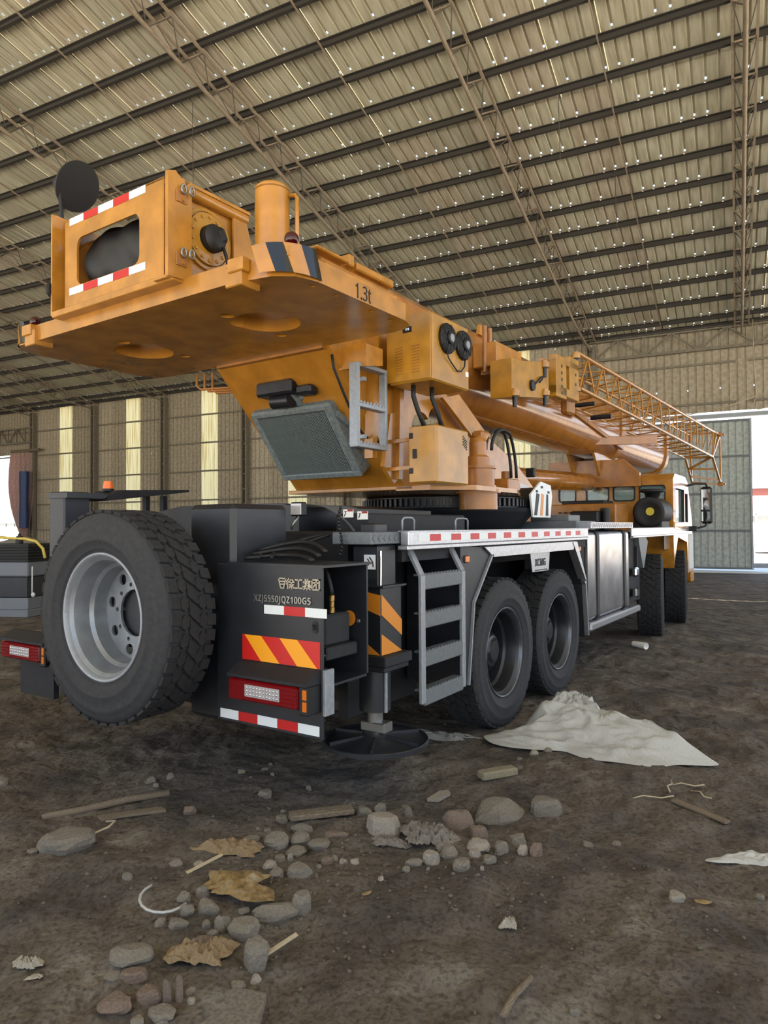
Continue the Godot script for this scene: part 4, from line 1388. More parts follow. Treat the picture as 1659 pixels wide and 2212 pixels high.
func make_upper():
	var m := MB.new()
	m.lathe([Vector2(0.80, 1.45), Vector2(0.80, 1.60), Vector2(0.98, 1.80), Vector2(1.0, 1.84), Vector2(0.6, 1.84)], 64, Transform3D(), [1, 2, 3])
	U("turntable_base", m, M.chassis)
	m = MB.new()
	m.lathe([Vector2(0.93, 1.835), Vector2(0.93, 1.95), Vector2(0.90, 1.97), Vector2(0.5, 1.97)], 72, Transform3D(), [1, 2])
	var ring := U("slew_ring", m, M.rim_dark)
	m = MB.new()
	m.box(Vector3(0, 0, 0), Vector3(0.032, 0.085, 0.04), 0.004)
	var tooth := m.mesh()
	for k in 90:
		var b := Basis(Vector3.UP, TAU * k / 90)
		put("tooth", tooth, M.rim_dark, ring, Transform3D(b, b * Vector3(0, 1.895, 0.94)))
	# platform: floor, two side plates with their lightening holes, sloping rear plate
	m = MB.new()
	m.span(Vector3(-0.72, 1.97, -1.15), Vector3(0.72, 2.005, 1.86), 0.006)
	m.prism([Vector2(0.55, -0.9), Vector2(1.2, 0.75), Vector2(1.2, 1.6), Vector2(0.9, 1.86), Vector2(0.55, 1.86)], -2.0, -1.96, Transform3D(Basis(Vector3(1, 0, 0), Vector3(0, 0, 1), Vector3(0, -1, 0)), Vector3.ZERO))
	U("platform_floor", m, M.orange)
	var outline := PackedVector2Array([Vector2(1.83, 1.99), Vector2(2.87, 3.02), Vector2(2.87, 3.14), Vector2(2.45, 3.62), Vector2(2.05, 3.66), Vector2(1.75, 3.45), Vector2(1.25, 2.98), Vector2(0.6, 2.72), Vector2(-0.5, 2.38), Vector2(-1.05, 2.1), Vector2(-1.1, 1.99)])
	for s in [-1, 1]:
		var c := CSGPolygon3D.new()
		c.polygon = outline
		c.depth = 0.05
		c.material = M.orange
		c.name = "side_plate"
		c.transform = UP * Transform3D(Basis(Vector3(0, 0, 1), Vector3.UP, Vector3(-1, 0, 0)), Vector3(0.60 * s - 0.025, 0, 0))
		for q in [[1.55, 2.52, 0.17], [1.30, 2.63, 0.13], [1.02, 2.45, 0.12]]:
			var h := CSGCylinder3D.new()
			h.radius = q[2]
			h.height = 0.3
			h.sides = 28
			h.operation = CSGShape3D.OPERATION_SUBTRACTION
			h.material = M.orange
			h.name = "hole"
			h.transform = Transform3D(Basis(Vector3.RIGHT, PI / 2), Vector3(q[0], q[1], 0))
			c.add_child(h, true)
		truck.add_child(c, true)
	m = MB.new()
	m.bar(Vector3(0, 1.99, 1.81), Vector3(0, 3.02, 2.85), 1.15, 0.03, 0.0, Vector3(0, 1, -1))
	U("rear_slope_plate", m, M.orange)
	m = MB.new()
	m.span(Vector3(-0.58, 3.0, 2.3), Vector3(0.58, 3.12, 2.9))
	U("cross_plate", m, M.orange_dull)
	m = MB.new()
	m.span(Vector3(-0.5, 2.0, -0.6), Vector3(0.5, 2.15, 1.0))
	U("centre_block", m, M.orange_dull)
	m = side_outline([[2.72, 2.86], [2.72, 3.03], [2.5, 3.03], [2.5, 2.9]], 0.6, 0.86)
	U("bracket", m, M.orange)
	for q in [[2.36, 2.42, 3.5, 2.2], [1.98, 2.04, 3.4, 2.05]]:      # stiffening ribs down the right-hand side plate
		m = side_outline([[q[0], q[3]], [q[1], q[3]], [q[1] - 0.05, q[2]], [q[0] - 0.05, q[2]]], 0.62, 0.70)
		U("stiffener", m, M.orange)
	m = side_outline([[2.05, 2.01], [2.2, 2.15], [2.1, 2.6], [2.0, 2.62], [1.93, 2.1]], 0.62, 0.66)
	U("stiffener", m, M.orange)
	m = side_outline([[1.39, 2.83], [1.08, 2.905], [0.545, 2.62], [0.75, 2.5]], 0.72, 0.76)
	U("diagonal_plate", m, M.orange)
	# ---- counterweight
	var cw := CSGPolygon3D.new()
	cw.polygon = PackedVector2Array([Vector2(-1.43, 4.02), Vector2(-1.38, 4.15), Vector2(-1.26, 4.22), Vector2(1.06, 4.22), Vector2(1.12, 4.2), Vector2(1.28, 4.17), Vector2(1.39, 4.09), Vector2(1.43, 3.96), Vector2(1.43, 3.05), Vector2(1.40, 2.95), Vector2(1.32, 2.89), Vector2(1.2, 2.87), Vector2(-1.2, 2.87), Vector2(-1.32, 2.89), Vector2(-1.40, 2.95), Vector2(-1.43, 3.05)])
	cw.depth = 0.115
	cw.material = M.orange
	cw.name = "counterweight"
	cw.transform = UP * Transform3D(Basis(Vector3(1, 0, 0), Vector3(0, 0, 1), Vector3(0, -1, 0)), Vector3(0, 3.02, 0))
	var holes := []
	for s in [1, -1]:
		holes += [[0.66 * s, 3.56, 0.22], [0.52 * s, 3.63, 0.1], [0.55 * s, 3.82, 0.045], [0.52 * s, 3.28, 0.04]]
	for q in [[1.36, 3.92], [1.37, 3.72], [1.37, 3.36], [1.36, 3.13]]:
		holes.append([q[0], q[1], 0.018])
	for h in holes:
		var s := CSGCylinder3D.new()
		s.radius = h[2]
		s.height = 0.17 if h[2] > 0.05 else 0.1
		s.sides = 36 if h[2] > 0.05 else 14
		s.operation = CSGShape3D.OPERATION_SUBTRACTION
		s.material = M.orange
		s.name = "hole"
		s.transform = Transform3D(Basis(Vector3.RIGHT, PI / 2), Vector3(h[0], h[1], 0))
		cw.add_child(s, true)
	truck.add_child(cw)
	m = MB.new()
	m.span(Vector3(-1.3, 3.128, 2.95), Vector3(1.3, 3.134, 4.18))
	U("counterweight_top", m, M.orange_dull)
	var t := put("lettering", lettering("1.3t", 0.078, 0.004, false), M.ink, truck, UP * Transform3D(Basis(Vector3.UP, PI / 2) * Basis.from_scale(Vector3(0.9, 1.15, 1)), Vector3(1.431, 3.072, 3.53)))
	tag(t, "black load marking on the counterweight side")
	# rounded corner guards with black slanting bars
	for s in [1, -1]:
		var cc := Vector2(1.21 * s, 3.98)
		for k in 4:
			m = MB.new()
			m.smooth()
			for i in 5:
				var a0 := -0.1 + (k * 5 + i) * 0.083
				var a1 := a0 + 0.083
				var sl := 0.16
				var p := func(a, y):
					var aa: float = a + sl * (3.19 - y) / 0.17 * 1.6 * s
					return Vector3(cc.x + s * 0.232 * sin(aa), y, cc.y + 0.25 * cos(aa))
				m.quad(p.call(a0, 3.03), p.call(a1, 3.03), p.call(a1, 3.19), p.call(a0, 3.19))
			U("corner_guard_black" if k % 2 == (1 if s > 0 else 0) else "corner_guard_orange", m, M.black_gloss if k % 2 == (1 if s > 0 else 0) else M.orange)
		m = MB.new()
		m.span(Vector3(cc.x - 0.2 * s, 3.12, 3.75), Vector3(cc.x + 0.18 * s, 3.17, 4.15))
		U("corner_guard_top", m, M.orange)
		m = MB.new()
		m.span(Vector3(1.0 * s, 2.985, 4.1), Vector3(1.13 * s, 3.1, 4.25), 0.006)
		m.span(Vector3(1.03 * s, 3.06, 4.2), Vector3(1.15 * s, 3.14, 4.262), 0.006)
		U("corner_step", m, M.orange)
		var lx: float = 1.33 * s
		m = MB.new()
		m.cyl(Vector3(lx, 3.165, 4.05), Vector3(lx, 3.2, 4.05), 0.05, 0.035, 14)
		m.cyl(Vector3(lx, 3.2, 4.05), Vector3(lx, 3.215, 4.05), 0.03, -1.0, 14)
		var ml := U("marker_lamp", m, M.black)
		m = MB.new()
		m.ball(Vector3(lx, 3.25, 4.06), Vector3(0.042, 0.042, 0.042), 14)
		put("red_lens", m, M.lens_dark_red, ml)
	m = MB.new()
	m.cyl(Vector3(1.03, 3.12, 3.9), Vector3(1.03, 3.665, 3.9), 0.104, -1.0, 36)
	m.lathe([Vector2(0.104, 3.655), Vector2(0.104, 3.675), Vector2(0.092, 3.69), Vector2(0.0, 3.69)], 36, Transform3D(Basis(), Vector3(1.03, 0, 3.9)), [1, 2])
	U("lifting_cylinder", m, M.orange)
	m = MB.new()
	m.tube([Vector3(1.12, 3.63, 3.86), Vector3(1.16, 3.63, 3.84), Vector3(1.175, 3.61, 3.84), Vector3(1.175, 3.2, 3.84)], 0.014, 8)
	U("cylinder_pipe", m, M.orange)
	m = MB.new()
	m.span(Vector3(0.62, 3.12, 2.95), Vector3(1.32, 3.2, 3.02), 0.006)
	m.span(Vector3(1.22, 3.12, 2.95), Vector3(1.30, 3.24, 3.72), 0.01)
	m.span(Vector3(1.0, 3.2, 3.0), Vector3(1.28, 3.27, 3.4), 0.02)
	U("counterweight_frame", m, M.orange)
	# ---- winch
	m = MB.new()
	var big := []
	for q in round_rect(0.685, 0.325, 0.06, 5, Vector2(-0.1135, 3.463)):
		big.append(q)
	var out := []
	for q in big:
		var d: Vector2 = q - Vector2(-0.1135, 3.463)
		var sx := 0.535 / maxf(absf(d.x), 1e-4)
		var sy := 0.307 / maxf(absf(d.y), 1e-4)
		out.append(Vector2(-0.065, 3.47) + d * minf(sx, sy))
	# square the corners of the outer outline
	for cnr in [Vector2(0.47, 3.777), Vector2(-0.6, 3.777), Vector2(-0.6, 3.163), Vector2(0.47, 3.163)]:
		var best := 0
		for i in out.size():
			if out[i].distance_to(cnr) < out[best].distance_to(cnr):
				best = i
		out[best] = cnr
	m.plate_hole(out, big, 4.235, 4.25)
	m.span(Vector3(-0.6, 3.15, 4.1), Vector3(0.47, 3.165, 4.25))
	m.span(Vector3(-0.6, 3.765, 4.05), Vector3(0.47, 3.78, 4.25))
	m.span(Vector3(0.455, 3.15, 4.15), Vector3(0.47, 3.78, 4.25))
	var wf := U("winch_frame", m, M.orange)
	m = MB.new()
	m.span(Vector3(0.47, 3.115, 4.19), Vector3(0.61, 3.13, 4.33))
	m.span(Vector3(-0.68, 3.105, 4.16), Vector3(0.61, 3.15, 4.3), 0.004)
	put("frame_foot", m, M.orange, wf)
	m = side_outline([[4.16, 3.13], [4.335, 3.12], [4.335, 3.74], [4.28, 3.76], [4.2, 3.70], [4.16, 3.74]], 0.59, 0.615)
	put("frame_post", m, M.orange, wf)
	m = MB.new()
	m.span(Vector3(0.47, 3.13, 4.19), Vector3(0.59, 3.75, 4.21))
	put("frame_web", m, M.orange, wf)
	m = MB.new()
	m.span(Vector3(-0.68, 3.12, 4.16), Vector3(-0.6, 3.83, 4.18))
	m.span(Vector3(-0.69, 3.12, 4.16), Vector3(-0.675, 3.83, 4.3))
	put("frame_web", m, M.orange, wf)
	for y in [3.62, 3.24]:
		m = MB.new()
		m.span(Vector3(0.615, y - 0.04, 4.2), Vector3(0.622, y + 0.03, 4.28), 0.002)
		m.cyl(Vector3(0.622, y - 0.02, 4.23), Vector3(0.632, y - 0.02, 4.23), 0.012, -1.0, 8)
		var la := put("latch_plate", m, M.orange_dull, wf)
		la.name = "latch_plate" if y > 3.5 else "latch_plate_low"
		m = MB.new()
		for k in 2:
			var pts := []
			for i in 12:
				pts.append(Vector3(0.635 + 0.012 * k, y + 0.04 + 0.026 * sin(TAU * i / 12), 4.235 - 0.05 * k + 0.018 * cos(TAU * i / 12)))
			m.tube(pts, 0.007, 6, true)
		put("wing_nut", m, M.steel, wf)
	for q in [3.729, 3.247]:
		for k in 5:
			m = MB.new()
			m.span(Vector3(-0.542 + 0.1668 * k, q, 4.25), Vector3(-0.542 + 0.1668 * (k + 1) - 0.0015, q + 0.05, 4.2525))
			put("reflector_white" if k % 2 == 0 else "reflector_red", m, M.white_strip if k % 2 == 0 else M.red_strip, wf)
	m = side_outline([[3.66, 3.13], [4.17, 3.13], [4.17, 3.73], [3.69, 3.73], [3.62, 3.4]], 0.53, 0.555)
	U("winch_side", m, M.orange)
	m = side_outline([[3.66, 3.13], [4.17, 3.13], [4.17, 3.76], [3.69, 3.76], [3.62, 3.4]], -0.6, -0.58)
	U("winch_side", m, M.orange)
	m = MB.new()
	m.cyl(Vector3(0.575, 3.69, 4.17), Vector3(0.575, 3.69, 3.68), 0.035, -1.0, 14)
	m.span(Vector3(0.53, 3.72, 3.66), Vector3(0.6, 3.74, 4.17))
	U("winch_top_rail", m, M.orange)
	m = side_outline([[3.60, 3.16], [3.80, 3.16], [3.80, 3.71], [3.70, 3.71], [3.60, 3.42], [3.57, 3.3]], 0.575, 0.59)
	U("winch_end_plate", m, M.orange)
	m = MB.new()
	m.cyl(Vector3(0.59, 3.34, 3.69), Vector3(0.593, 3.34, 3.69), 0.03, -1.0, 18)
	U("end_plate_hole", m, M.black)
	m = MB.new()
	m.lathe([Vector2(0.19, 0.0), Vector2(0.19, 0.022), Vector2(0.172, 0.024), Vector2(0.170, 0.012), Vector2(0.163, 0.012), Vector2(0.16, 0.035), Vector2(0.08, 0.04)], 40, Transform3D(TO_X, Vector3(0.552, 3.45, 4.0)), [1, 2, 3, 4, 5])
	var disc := U("winch_drive_cover", m, M.orange_box)
	for k in 14:
		var a := TAU * k / 14
		m = MB.new()
		m.cyl(Vector3(0.585, 3.45 + 0.137 * cos(a), 4.0 + 0.137 * sin(a)), Vector3(0.598, 3.45 + 0.137 * cos(a), 4.0 + 0.137 * sin(a)), 0.011, -1.0, 6)
		put("bolt", m, M.orange_box, disc)
	m = MB.new()
	m.lathe([Vector2(0.085, 0.0), Vector2(0.085, 0.05), Vector2(0.07, 0.065), Vector2(0.04, 0.075), Vector2(0.0, 0.078)], 20, Transform3D(TO_X, Vector3(0.585, 3.45, 3.99)), [1])
	m.box(Vector3(0.635, 3.475, 3.95), Vector3(0.06, 0.1, 0.08), 0.02, Basis(Vector3.RIGHT, 0.5))
	U("winch_motor", m, M.black)
	m = MB.new()
	m.tube([Vector3(0.65, 3.4, 3.94), Vector3(0.66, 3.33, 3.92), Vector3(0.66, 3.25, 3.9), Vector3(0.655, 3.16, 3.88)], 0.011, 7)
	m.tube([Vector3(0.62, 3.15, 4.12), Vector3(0.66, 3.19, 4.1), Vector3(0.68, 3.2, 4.04), Vector3(0.68, 3.19, 3.98)], 0.01, 7)
	U("motor_hose", m, M.rubber_hose)
	m = MB.new()
	m.cyl(Vector3(-0.5, 3.45, 3.95), Vector3(0.5, 3.45, 3.95), 0.12, -1.0, 24)
	m.cyl(Vector3(-0.58, 3.45, 3.95), Vector3(-0.52, 3.45, 3.95), 0.27, -1.0, 32)
	m.cyl(Vector3(0.48, 3.45, 3.95), Vector3(0.53, 3.45, 3.95), 0.27, -1.0, 32)
	U("winch_drum", m, M.orange_dull)
	m = MB.new()                         # the rope packed on the drum under a black wrap, pulled into a few folds
	m.grid(func(u, v):
		var a: float = u * TAU
		var x: float = lerpf(-0.44, 0.46, v)
		var r: float = 0.262 + 0.008 * sin(x * 23.0 + 3.0 * sin(a)) + 0.006 * sin(a * 5.0 + x * 9.0)
		return Vector3(x, 3.49 + r * sin(a), 3.93 + r * cos(a)), 60, 40)
	U("rope_wrap", m, M.black)
	# the round mirror on its stalk and the hoop beside the winch
	m = MB.new()
	m.cyl(Vector3(-0.70, 3.7, 4.2), Vector3(-0.735, 4.1, 4.22), 0.013, -1.0, 10)
	m.ball(Vector3(-0.735, 4.1, 4.22), Vector3(0.04, 0.045, 0.04), 12)
	m.bar(Vector3(-0.735, 4.1, 4.22), Vector3(-0.70, 4.12, 4.12), 0.03, 0.03)
	var ms := U("mirror_stalk", m, M.black)
	m = MB.new()
	m.lathe([Vector2(0.0, -0.035), Vector2(0.1, -0.028), Vector2(0.165, -0.01), Vector2(0.178, 0.0), Vector2(0.175, 0.01), Vector2(0.0, 0.014)], 36, Transform3D(MB_basis(Vector3(0.852, -0.484, -0.144), Vector3(0.434, 0.85, -0.287)), Vector3(-0.70, 4.11, 4.10)), [3, 4])
	put("mirror_shell", m, M.black, ms)
	m = MB.new()
	var hp := []
	for i in 20:
		hp.append(Vector3(-0.72 + 0.02 * cos(TAU * i / 20), 3.31 + 0.05 * sin(TAU * i / 20), 4.24 + 0.075 * cos(TAU * i / 20)))
	m.tube(hp, 0.018, 8, true)
	U("rubber_hoop", m, M.rubber_hose)
	# ---- radiator on the sloping rear
	var nrm := Vector3(0, -0.62, 0.78).normalized()           # outward, down the slope
	var upw := Vector3(0, 0.78, 0.62).normalized()
	var RB := Transform3D(Basis(Vector3.RIGHT, upw, nrm), Vector3(-0.06, 2.365, 2.36))
	var rad := node("radiator", truck, UP * RB)
	m = MB.new()
	m.span(Vector3(-0.43, -0.34, -0.17), Vector3(0.43, 0.34, -0.02), 0.01)
	put("radiator_case", m, M.radiator, rad)
	m = MB.new()
	m.span(Vector3(-0.45, 0.29, -0.2), Vector3(0.45, 0.36, 0.01), 0.02)
	m.span(Vector3(-0.45, -0.36, -0.2), Vector3(0.45, -0.3, 0.01), 0.01)
	m.span(Vector3(-0.45, -0.32, -0.02), Vector3(-0.39, 0.32, 0.005))
	m.span(Vector3(0.36, -0.32, -0.19), Vector3(0.45, 0.32, 0.005), 0.01)
	put("radiator_frame", m, M.radiator, rad)
	m = MB.new()
	for k in 46:
		m.span(Vector3(-0.385 + 0.0163 * k, -0.3, -0.015), Vector3(-0.379 + 0.0163 * k, 0.29, 0.002))
	put("cooling_fins", m, M.radiator_core, rad)
	for q in [[0.25, -0.2], [-0.02, -0.3]]:
		m = MB.new()
		m.bar(Vector3(0.46, q[0], -0.02), Vector3(0.5, q[1], -0.26), 0.03, 0.05)
		put("radiator_strut", m, M.radiator, rad)
	m = MB.new()
	m.box(Vector3(0.1, 0.44, -0.1), Vector3(0.16, 0.12, 0.12), 0.03)
	m.cyl(Vector3(0.1, 0.36, -0.06), Vector3(0.1, 0.5, -0.02), 0.035, -1.0, 12)
	m.tube([Vector3(0.05, 0.38, -0.05), Vector3(-0.02, 0.4, 0.0), Vector3(-0.06, 0.38, -0.03)], 0.018, 8)
	put("radiator_cap", m, M.radiator, rad)
	m = MB.new()
	m.span(Vector3(-0.28, 2.74, 2.55), Vector3(0.12, 2.86, 2.75), 0.02)
	m.cyl(Vector3(-0.15, 2.7, 2.66), Vector3(0.05, 2.7, 2.66), 0.06, -1.0, 14)
	m.span(Vector3(0.14, 2.72, 2.6), Vector3(0.3, 2.8, 2.72), 0.02)
	U("pump_block", m, M.rim_dark)
	for k in 3:                          # bent pipes showing at the left under the counterweight
		m = MB.new()
		var x := -1.02 + 0.07 * k
		m.tube([Vector3(x, 3.04, 2.74 - 0.03 * k), Vector3(x, 2.93 - 0.02 * k, 2.74 - 0.03 * k), Vector3(x + 0.03, 2.90 - 0.02 * k, 2.72 - 0.03 * k), Vector3(x + 0.3, 2.9 - 0.02 * k, 2.62 - 0.03 * k), Vector3(-0.5, 2.86 - 0.02 * k, 2.45 - 0.05 * k)], 0.012, 7)
		U("bent_pipe", m, M.orange_dull)
	# ---- grey ladder on the right-hand plate
	var lad := node("upper_ladder", truck, UP)
	for q in [[2.775, 1], [2.385, -1]]:
		m = MB.new()
		m.span(Vector3(0.745, 2.26, q[0] - 0.004), Vector3(0.82, 2.88 if q[1] < 0 else 2.88, q[0] + 0.004))
		m.span(Vector3(0.815, 2.26, q[0]), Vector3(0.82, 2.88, q[0] - 0.03 * q[1]))
		put("stile", m, M.grey_light, lad)
	for k in 3:
		m = MB.new()
		var y := 2.89 - 0.305 * k
		m.span(Vector3(0.745, y - 0.03, 2.385), Vector3(0.822, y, 2.775), 0.003)
		if k > 0:
			for i in 8:
				m.prism([Vector2(2.42 + 0.042 * i, y), Vector2(2.432 + 0.042 * i, y + 0.018), Vector2(2.444 + 0.042 * i, y + 0.018), Vector2(2.456 + 0.042 * i, y)], 0.816, 0.822, Transform3D(Basis(Vector3(0, 0, 1), Vector3.UP, Vector3(1, 0, 0)), Vector3.ZERO))
		put("rung", m, M.grey_light, lad)
	for y in [2.8, 2.35]:
		m = MB.new()
		m.bar(Vector3(0.62, y, 2.58), Vector3(0.75, y, 2.58), 0.03, 0.03)
		put("ladder_bracket", m, M.grey_light, lad)
	for q in [[[2.86, 2.95], [2.84, 2.85], [2.72, 2.68], [2.55, 2.45], [2.45, 2.37], [2.1, 2.33], [1.95, 2.3]], [[2.6, 3.02], [2.58, 2.9], [2.56, 2.88]]]:
		m = MB.new()
		var pts := []
		for p in q:
			pts.append(Vector3(0.645, p[1], p[0]))
		m.tube(pts, 0.011, 7)
		U("cable", m, M.rubber_hose)
	# ---- the two sheet-metal boxes
	m = MB.new()
	m.span(Vector3(0.79, 2.785, 1.715), Vector3(1.2, 3.315, 2.31), 0.012)
	var cab := U("fan_cabinet", m, M.orange_box)
	m = MB.new()
	m.span(Vector3(0.775, 2.80, 2.31), Vector3(1.185, 3.32, 2.322), 0.003)
	put("cabinet_door", m, M.orange_box, cab)
	for cx in [0.895, 1.05]:
		for k in 10:
			m = MB.new()
			m.bar(Vector3(cx - 0.035, 2.86 + 0.023 * k, 2.324), Vector3(cx + 0.035, 2.865 + 0.023 * k, 2.324), 0.006, 0.007)
			put("louvre", m, M.orange_dull, cab)
	m = MB.new()
	m.box(Vector3(0.975, 3.205, 2.325), Vector3(0.085, 0.045, 0.008), 0.01)
	put("door_latch", m, M.black, cab)
	m = MB.new()
	m.box(Vector3(0.978, 3.205, 2.331), Vector3(0.035, 0.022, 0.006), 0.002)
	put("latch_handle", m, M.chrome, cab)
	for z in [2.10, 1.835]:
		var f := node("fan", cab, Transform3D(TO_X, Vector3(1.2, 3.145, z)))
		m = MB.new()
		m.lathe([Vector2(0.122, 0.0), Vector2(0.122, 0.02), Vector2(0.115, 0.03), Vector2(0.05, 0.034), Vector2(0.048, 0.05), Vector2(0.04, 0.056), Vector2(0.0, 0.056)], 30, Transform3D(), [1, 3, 4])
		for k in 3:
			m.lathe([Vector2(0.065 + 0.018 * k, 0.036), Vector2(0.069 + 0.018 * k, 0.04), Vector2(0.073 + 0.018 * k, 0.036)], 30)
		for k in 10:
			var a := TAU * k / 10
			m.bar(Vector3(0.05 * cos(a), 0.038, 0.05 * sin(a)), Vector3(0.12 * cos(a), 0.03, 0.12 * sin(a)), 0.006, 0.006)
		f.name = "fan" if z > 2.0 else "fan_001"
		put("fan_guard", m, M.black, f)
		m = MB.new()
		m.cyl(Vector3(0, 0.056, 0), Vector3(0, 0.06, 0), 0.032, -1.0, 20)
		put("fan_hub", m, M.grey_light, f)
	m = MB.new()
	m.tube([Vector3(1.225, 3.03, 2.13), Vector3(1.22, 2.99, 2.1), Vector3(1.215, 2.95, 2.02), Vector3(1.215, 2.915, 1.95), Vector3(1.215, 2.92, 1.88), Vector3(1.22, 2.97, 1.83), Vector3(1.225, 3.03, 1.83)], 0.006, 6)
	put("fan_lead", m, M.black, cab)
	m = MB.new()
	m.box(Vector3(1.201, 2.92, 1.755), Vector3(0.004, 0.04, 0.05))
	put("label", m, M.sticker, cab)
	m = MB.new()
	m.span(Vector3(0.97, 1.99, 1.735), Vector3(1.2, 2.445, 2.25), 0.012)
	var lb := U("control_box", m, M.orange_box)
	m = MB.new()
	m.span(Vector3(0.945, 2.0, 2.25), Vector3(1.19, 2.44, 2.262), 0.003)
	put("box_door", m, M.orange_box, lb)
	for y in [2.37, 2.09]:
		m = MB.new()
		m.box(Vector3(0.965, y, 2.265), Vector3(0.035, 0.045, 0.01), 0.003)
		put("hinge", m, M.black, lb)
	m = MB.new()
	m.box(Vector3(1.0, 2.225, 2.266), Vector3(0.04, 0.075, 0.01), 0.015)
	put("door_latch", m, M.black, lb)
	m = MB.new()
	for k in 16:
		var a := k % 4
		var b := k / 4
		m.box(Vector3(1.201, 2.39 - 0.022 * a - 0.012 * b, 1.83 - 0.02 * b), Vector3(0.004, 0.013, 0.012))
	put("vent_slots", m, M.black, lb)
	m = MB.new()
	for y in [2.36, 2.13]:
		m.bar(Vector3(0.62, y, 2.1), Vector3(0.97, y, 2.15), 0.03, 0.03)
	put("box_bracket", m, M.orange, lb)
	for k in 2:
		m = MB.new()
		m.tube([Vector3(0.95 + 0.08 * k, 2.79, 2.2 - 0.16 * k), Vector3(0.95 + 0.08 * k, 2.7, 2.2 - 0.16 * k), Vector3(0.97 + 0.1 * k, 2.58, 2.16 - 0.14 * k), Vector3(1.0 + 0.08 * k, 2.44, 2.1 - 0.15 * k)], 0.02, 8)
		U("cable_conduit", m, M.rubber_hose)
	# ---- slew drive
	m = MB.new()
	var sx := 1.0
	var sz := 1.17
	m.lathe([Vector2(0.0, 1.80), Vector2(0.175, 1.80), Vector2(0.175, 1.95), Vector2(0.205, 1.95), Vector2(0.205, 1.985), Vector2(0.165, 1.985), Vector2(0.165, 2.02), Vector2(0.15, 2.02), Vector2(0.15, 2.17), Vector2(0.165, 2.175), Vector2(0.165, 2.2), Vector2(0.11, 2.2), Vector2(0.105, 2.28), Vector2(0.08, 2.3), Vector2(0.08, 2.42), Vector2(0.07, 2.46), Vector2(0.0, 2.47)], 36, Transform3D(Basis(), Vector3(sx, 0, sz)), [1, 2, 3, 4, 5, 6, 7, 8, 9, 10, 11, 12, 13, 14])
	var sd := U("slew_drive", m, M.orange_dull)
	m = MB.new()
	m.cyl(Vector3(sx, 2.40, sz), Vector3(sx + 0.02, 2.5, sz - 0.05), 0.06, -1.0, 14)
	m.span(Vector3(sx - 0.06, 2.46, sz - 0.16), Vector3(sx + 0.06, 2.53, sz + 0.02), 0.02)
	put("slew_motor", m, M.orange_dull, sd)
	for k in 12:
		var a := TAU * k / 12
		m = MB.new()
		m.cyl(Vector3(sx + 0.187 * cos(a), 1.985, sz + 0.187 * sin(a)), Vector3(sx + 0.187 * cos(a), 2.0, sz + 0.187 * sin(a)), 0.012, -1.0, 6)
		put("bolt", m, M.steel, sd)
	for k in 2:
		m = MB.new()
		var pts := []
		for i in 13:
			var a := PI * i / 12
			pts.append(Vector3(sx + 0.03 + 0.03 * k, 2.36 + 0.22 * sin(a) - 0.26 * maxf(0.0, float(i - 8) / 4.0) * 0.9, sz - 0.1 - 0.28 * (1 - cos(a)) - 0.06 * k))
		m.tube(pts, 0.016, 8)
		U("slew_hose", m, M.rubber_hose)
	m = MB.new()
	m.span(Vector3(0.75, 2.0, 0.35), Vector3(1.05, 2.12, 0.62), 0.01)
	m.cyl(Vector3(0.95, 2.12, 0.45), Vector3(0.95, 2.2, 0.45), 0.05, -1.0, 12)
	m.span(Vector3(0.85, 2.02, 0.1), Vector3(0.95, 2.1, 0.3), 0.01)
	U("valve_manifold", m, M.orange_dull)
	m = MB.new()
	m.box(Vector3(0.62, 2.29, -0.96), Vector3(0.11, 0.11, 0.06), 0.012)
	U("work_lamp", m, M.black)
	# ---- boom and its ram
	var tilt := 0.012
	U("boom_base", boom_section(0.45, 2.88, 3.795, -5.6, 2.75, tilt), M.orange_gloss)
	m = boom_section(0.475, 2.85, 3.83, -5.62, -5.35, tilt)
	U("boom_collar", m, M.orange)
	U("boom_inner", boom_section(0.41, 2.88, 3.73, -8.8, -5.5, tilt), M.orange_gloss)
	U("boom_head_collar", boom_section(0.445, 2.84, 3.77, -9.0, -8.8, tilt), M.orange)
	m = MB.new()
	m.span(Vector3(-0.3, 3.80, 1.75), Vector3(0.47, 3.87, 2.3), 0.012)
	m.span(Vector3(0.1, 3.8, 2.45), Vector3(0.5, 3.83, 2.85), 0.01)
	m.span(Vector3(0.3, 3.80, 2.35), Vector3(0.48, 3.90, 2.42), 0.01)
	U("boom_tail_cover", m, M.orange)
	m = MB.new()
	m.span(Vector3(0.36, 3.83, 2.5), Vector3(0.44, 3.87, 2.62), 0.02)
	U("rope_roller", m, M.black)
	m = side_outline([[-0.1, 3.78], [0.02, 3.78], [-0.02, 3.90], [-0.05, 3.90]], 0.40, 0.44)
	U("boom_lug", m, M.orange)
	m = MB.new()
	m.cyl(Vector3(0, 2.22, 0.9), Vector3(0, 2.40, -5.0), 0.15, -1.0, 36)
	U("derricking_cylinder", m, M.orange_gloss)
	m = MB.new()
	m.cyl(Vector3(0, 2.40, -5.0), Vector3(0, 2.405, -5.05), 0.155, -1.0, 36)
	m.cyl(Vector3(0, 2.40, -5.05), Vector3(0, 2.42, -5.5), 0.1, -1.0, 24)
	U("cylinder_rod", m, M.chrome)
	for s in [-1, 1]:
		m = side_outline([[-4.95, 2.25], [-4.85, 2.5], [-4.5, 2.92], [-6.3, 2.88], [-5.9, 2.6], [-5.5, 2.25]], 0.2 * s, 0.24 * s)
		U("ram_bracket", m, M.orange)
	m = MB.new()
	m.prism([Vector2(0.1, 2.30), Vector2(0.98, 2.30), Vector2(0.98, 2.52), Vector2(0.72, 2.76), Vector2(-0.55, 2.76), Vector2(-0.6, 2.30)], -4.5, -4.4, Transform3D(Basis(), Vector3(0, 0, 0)))
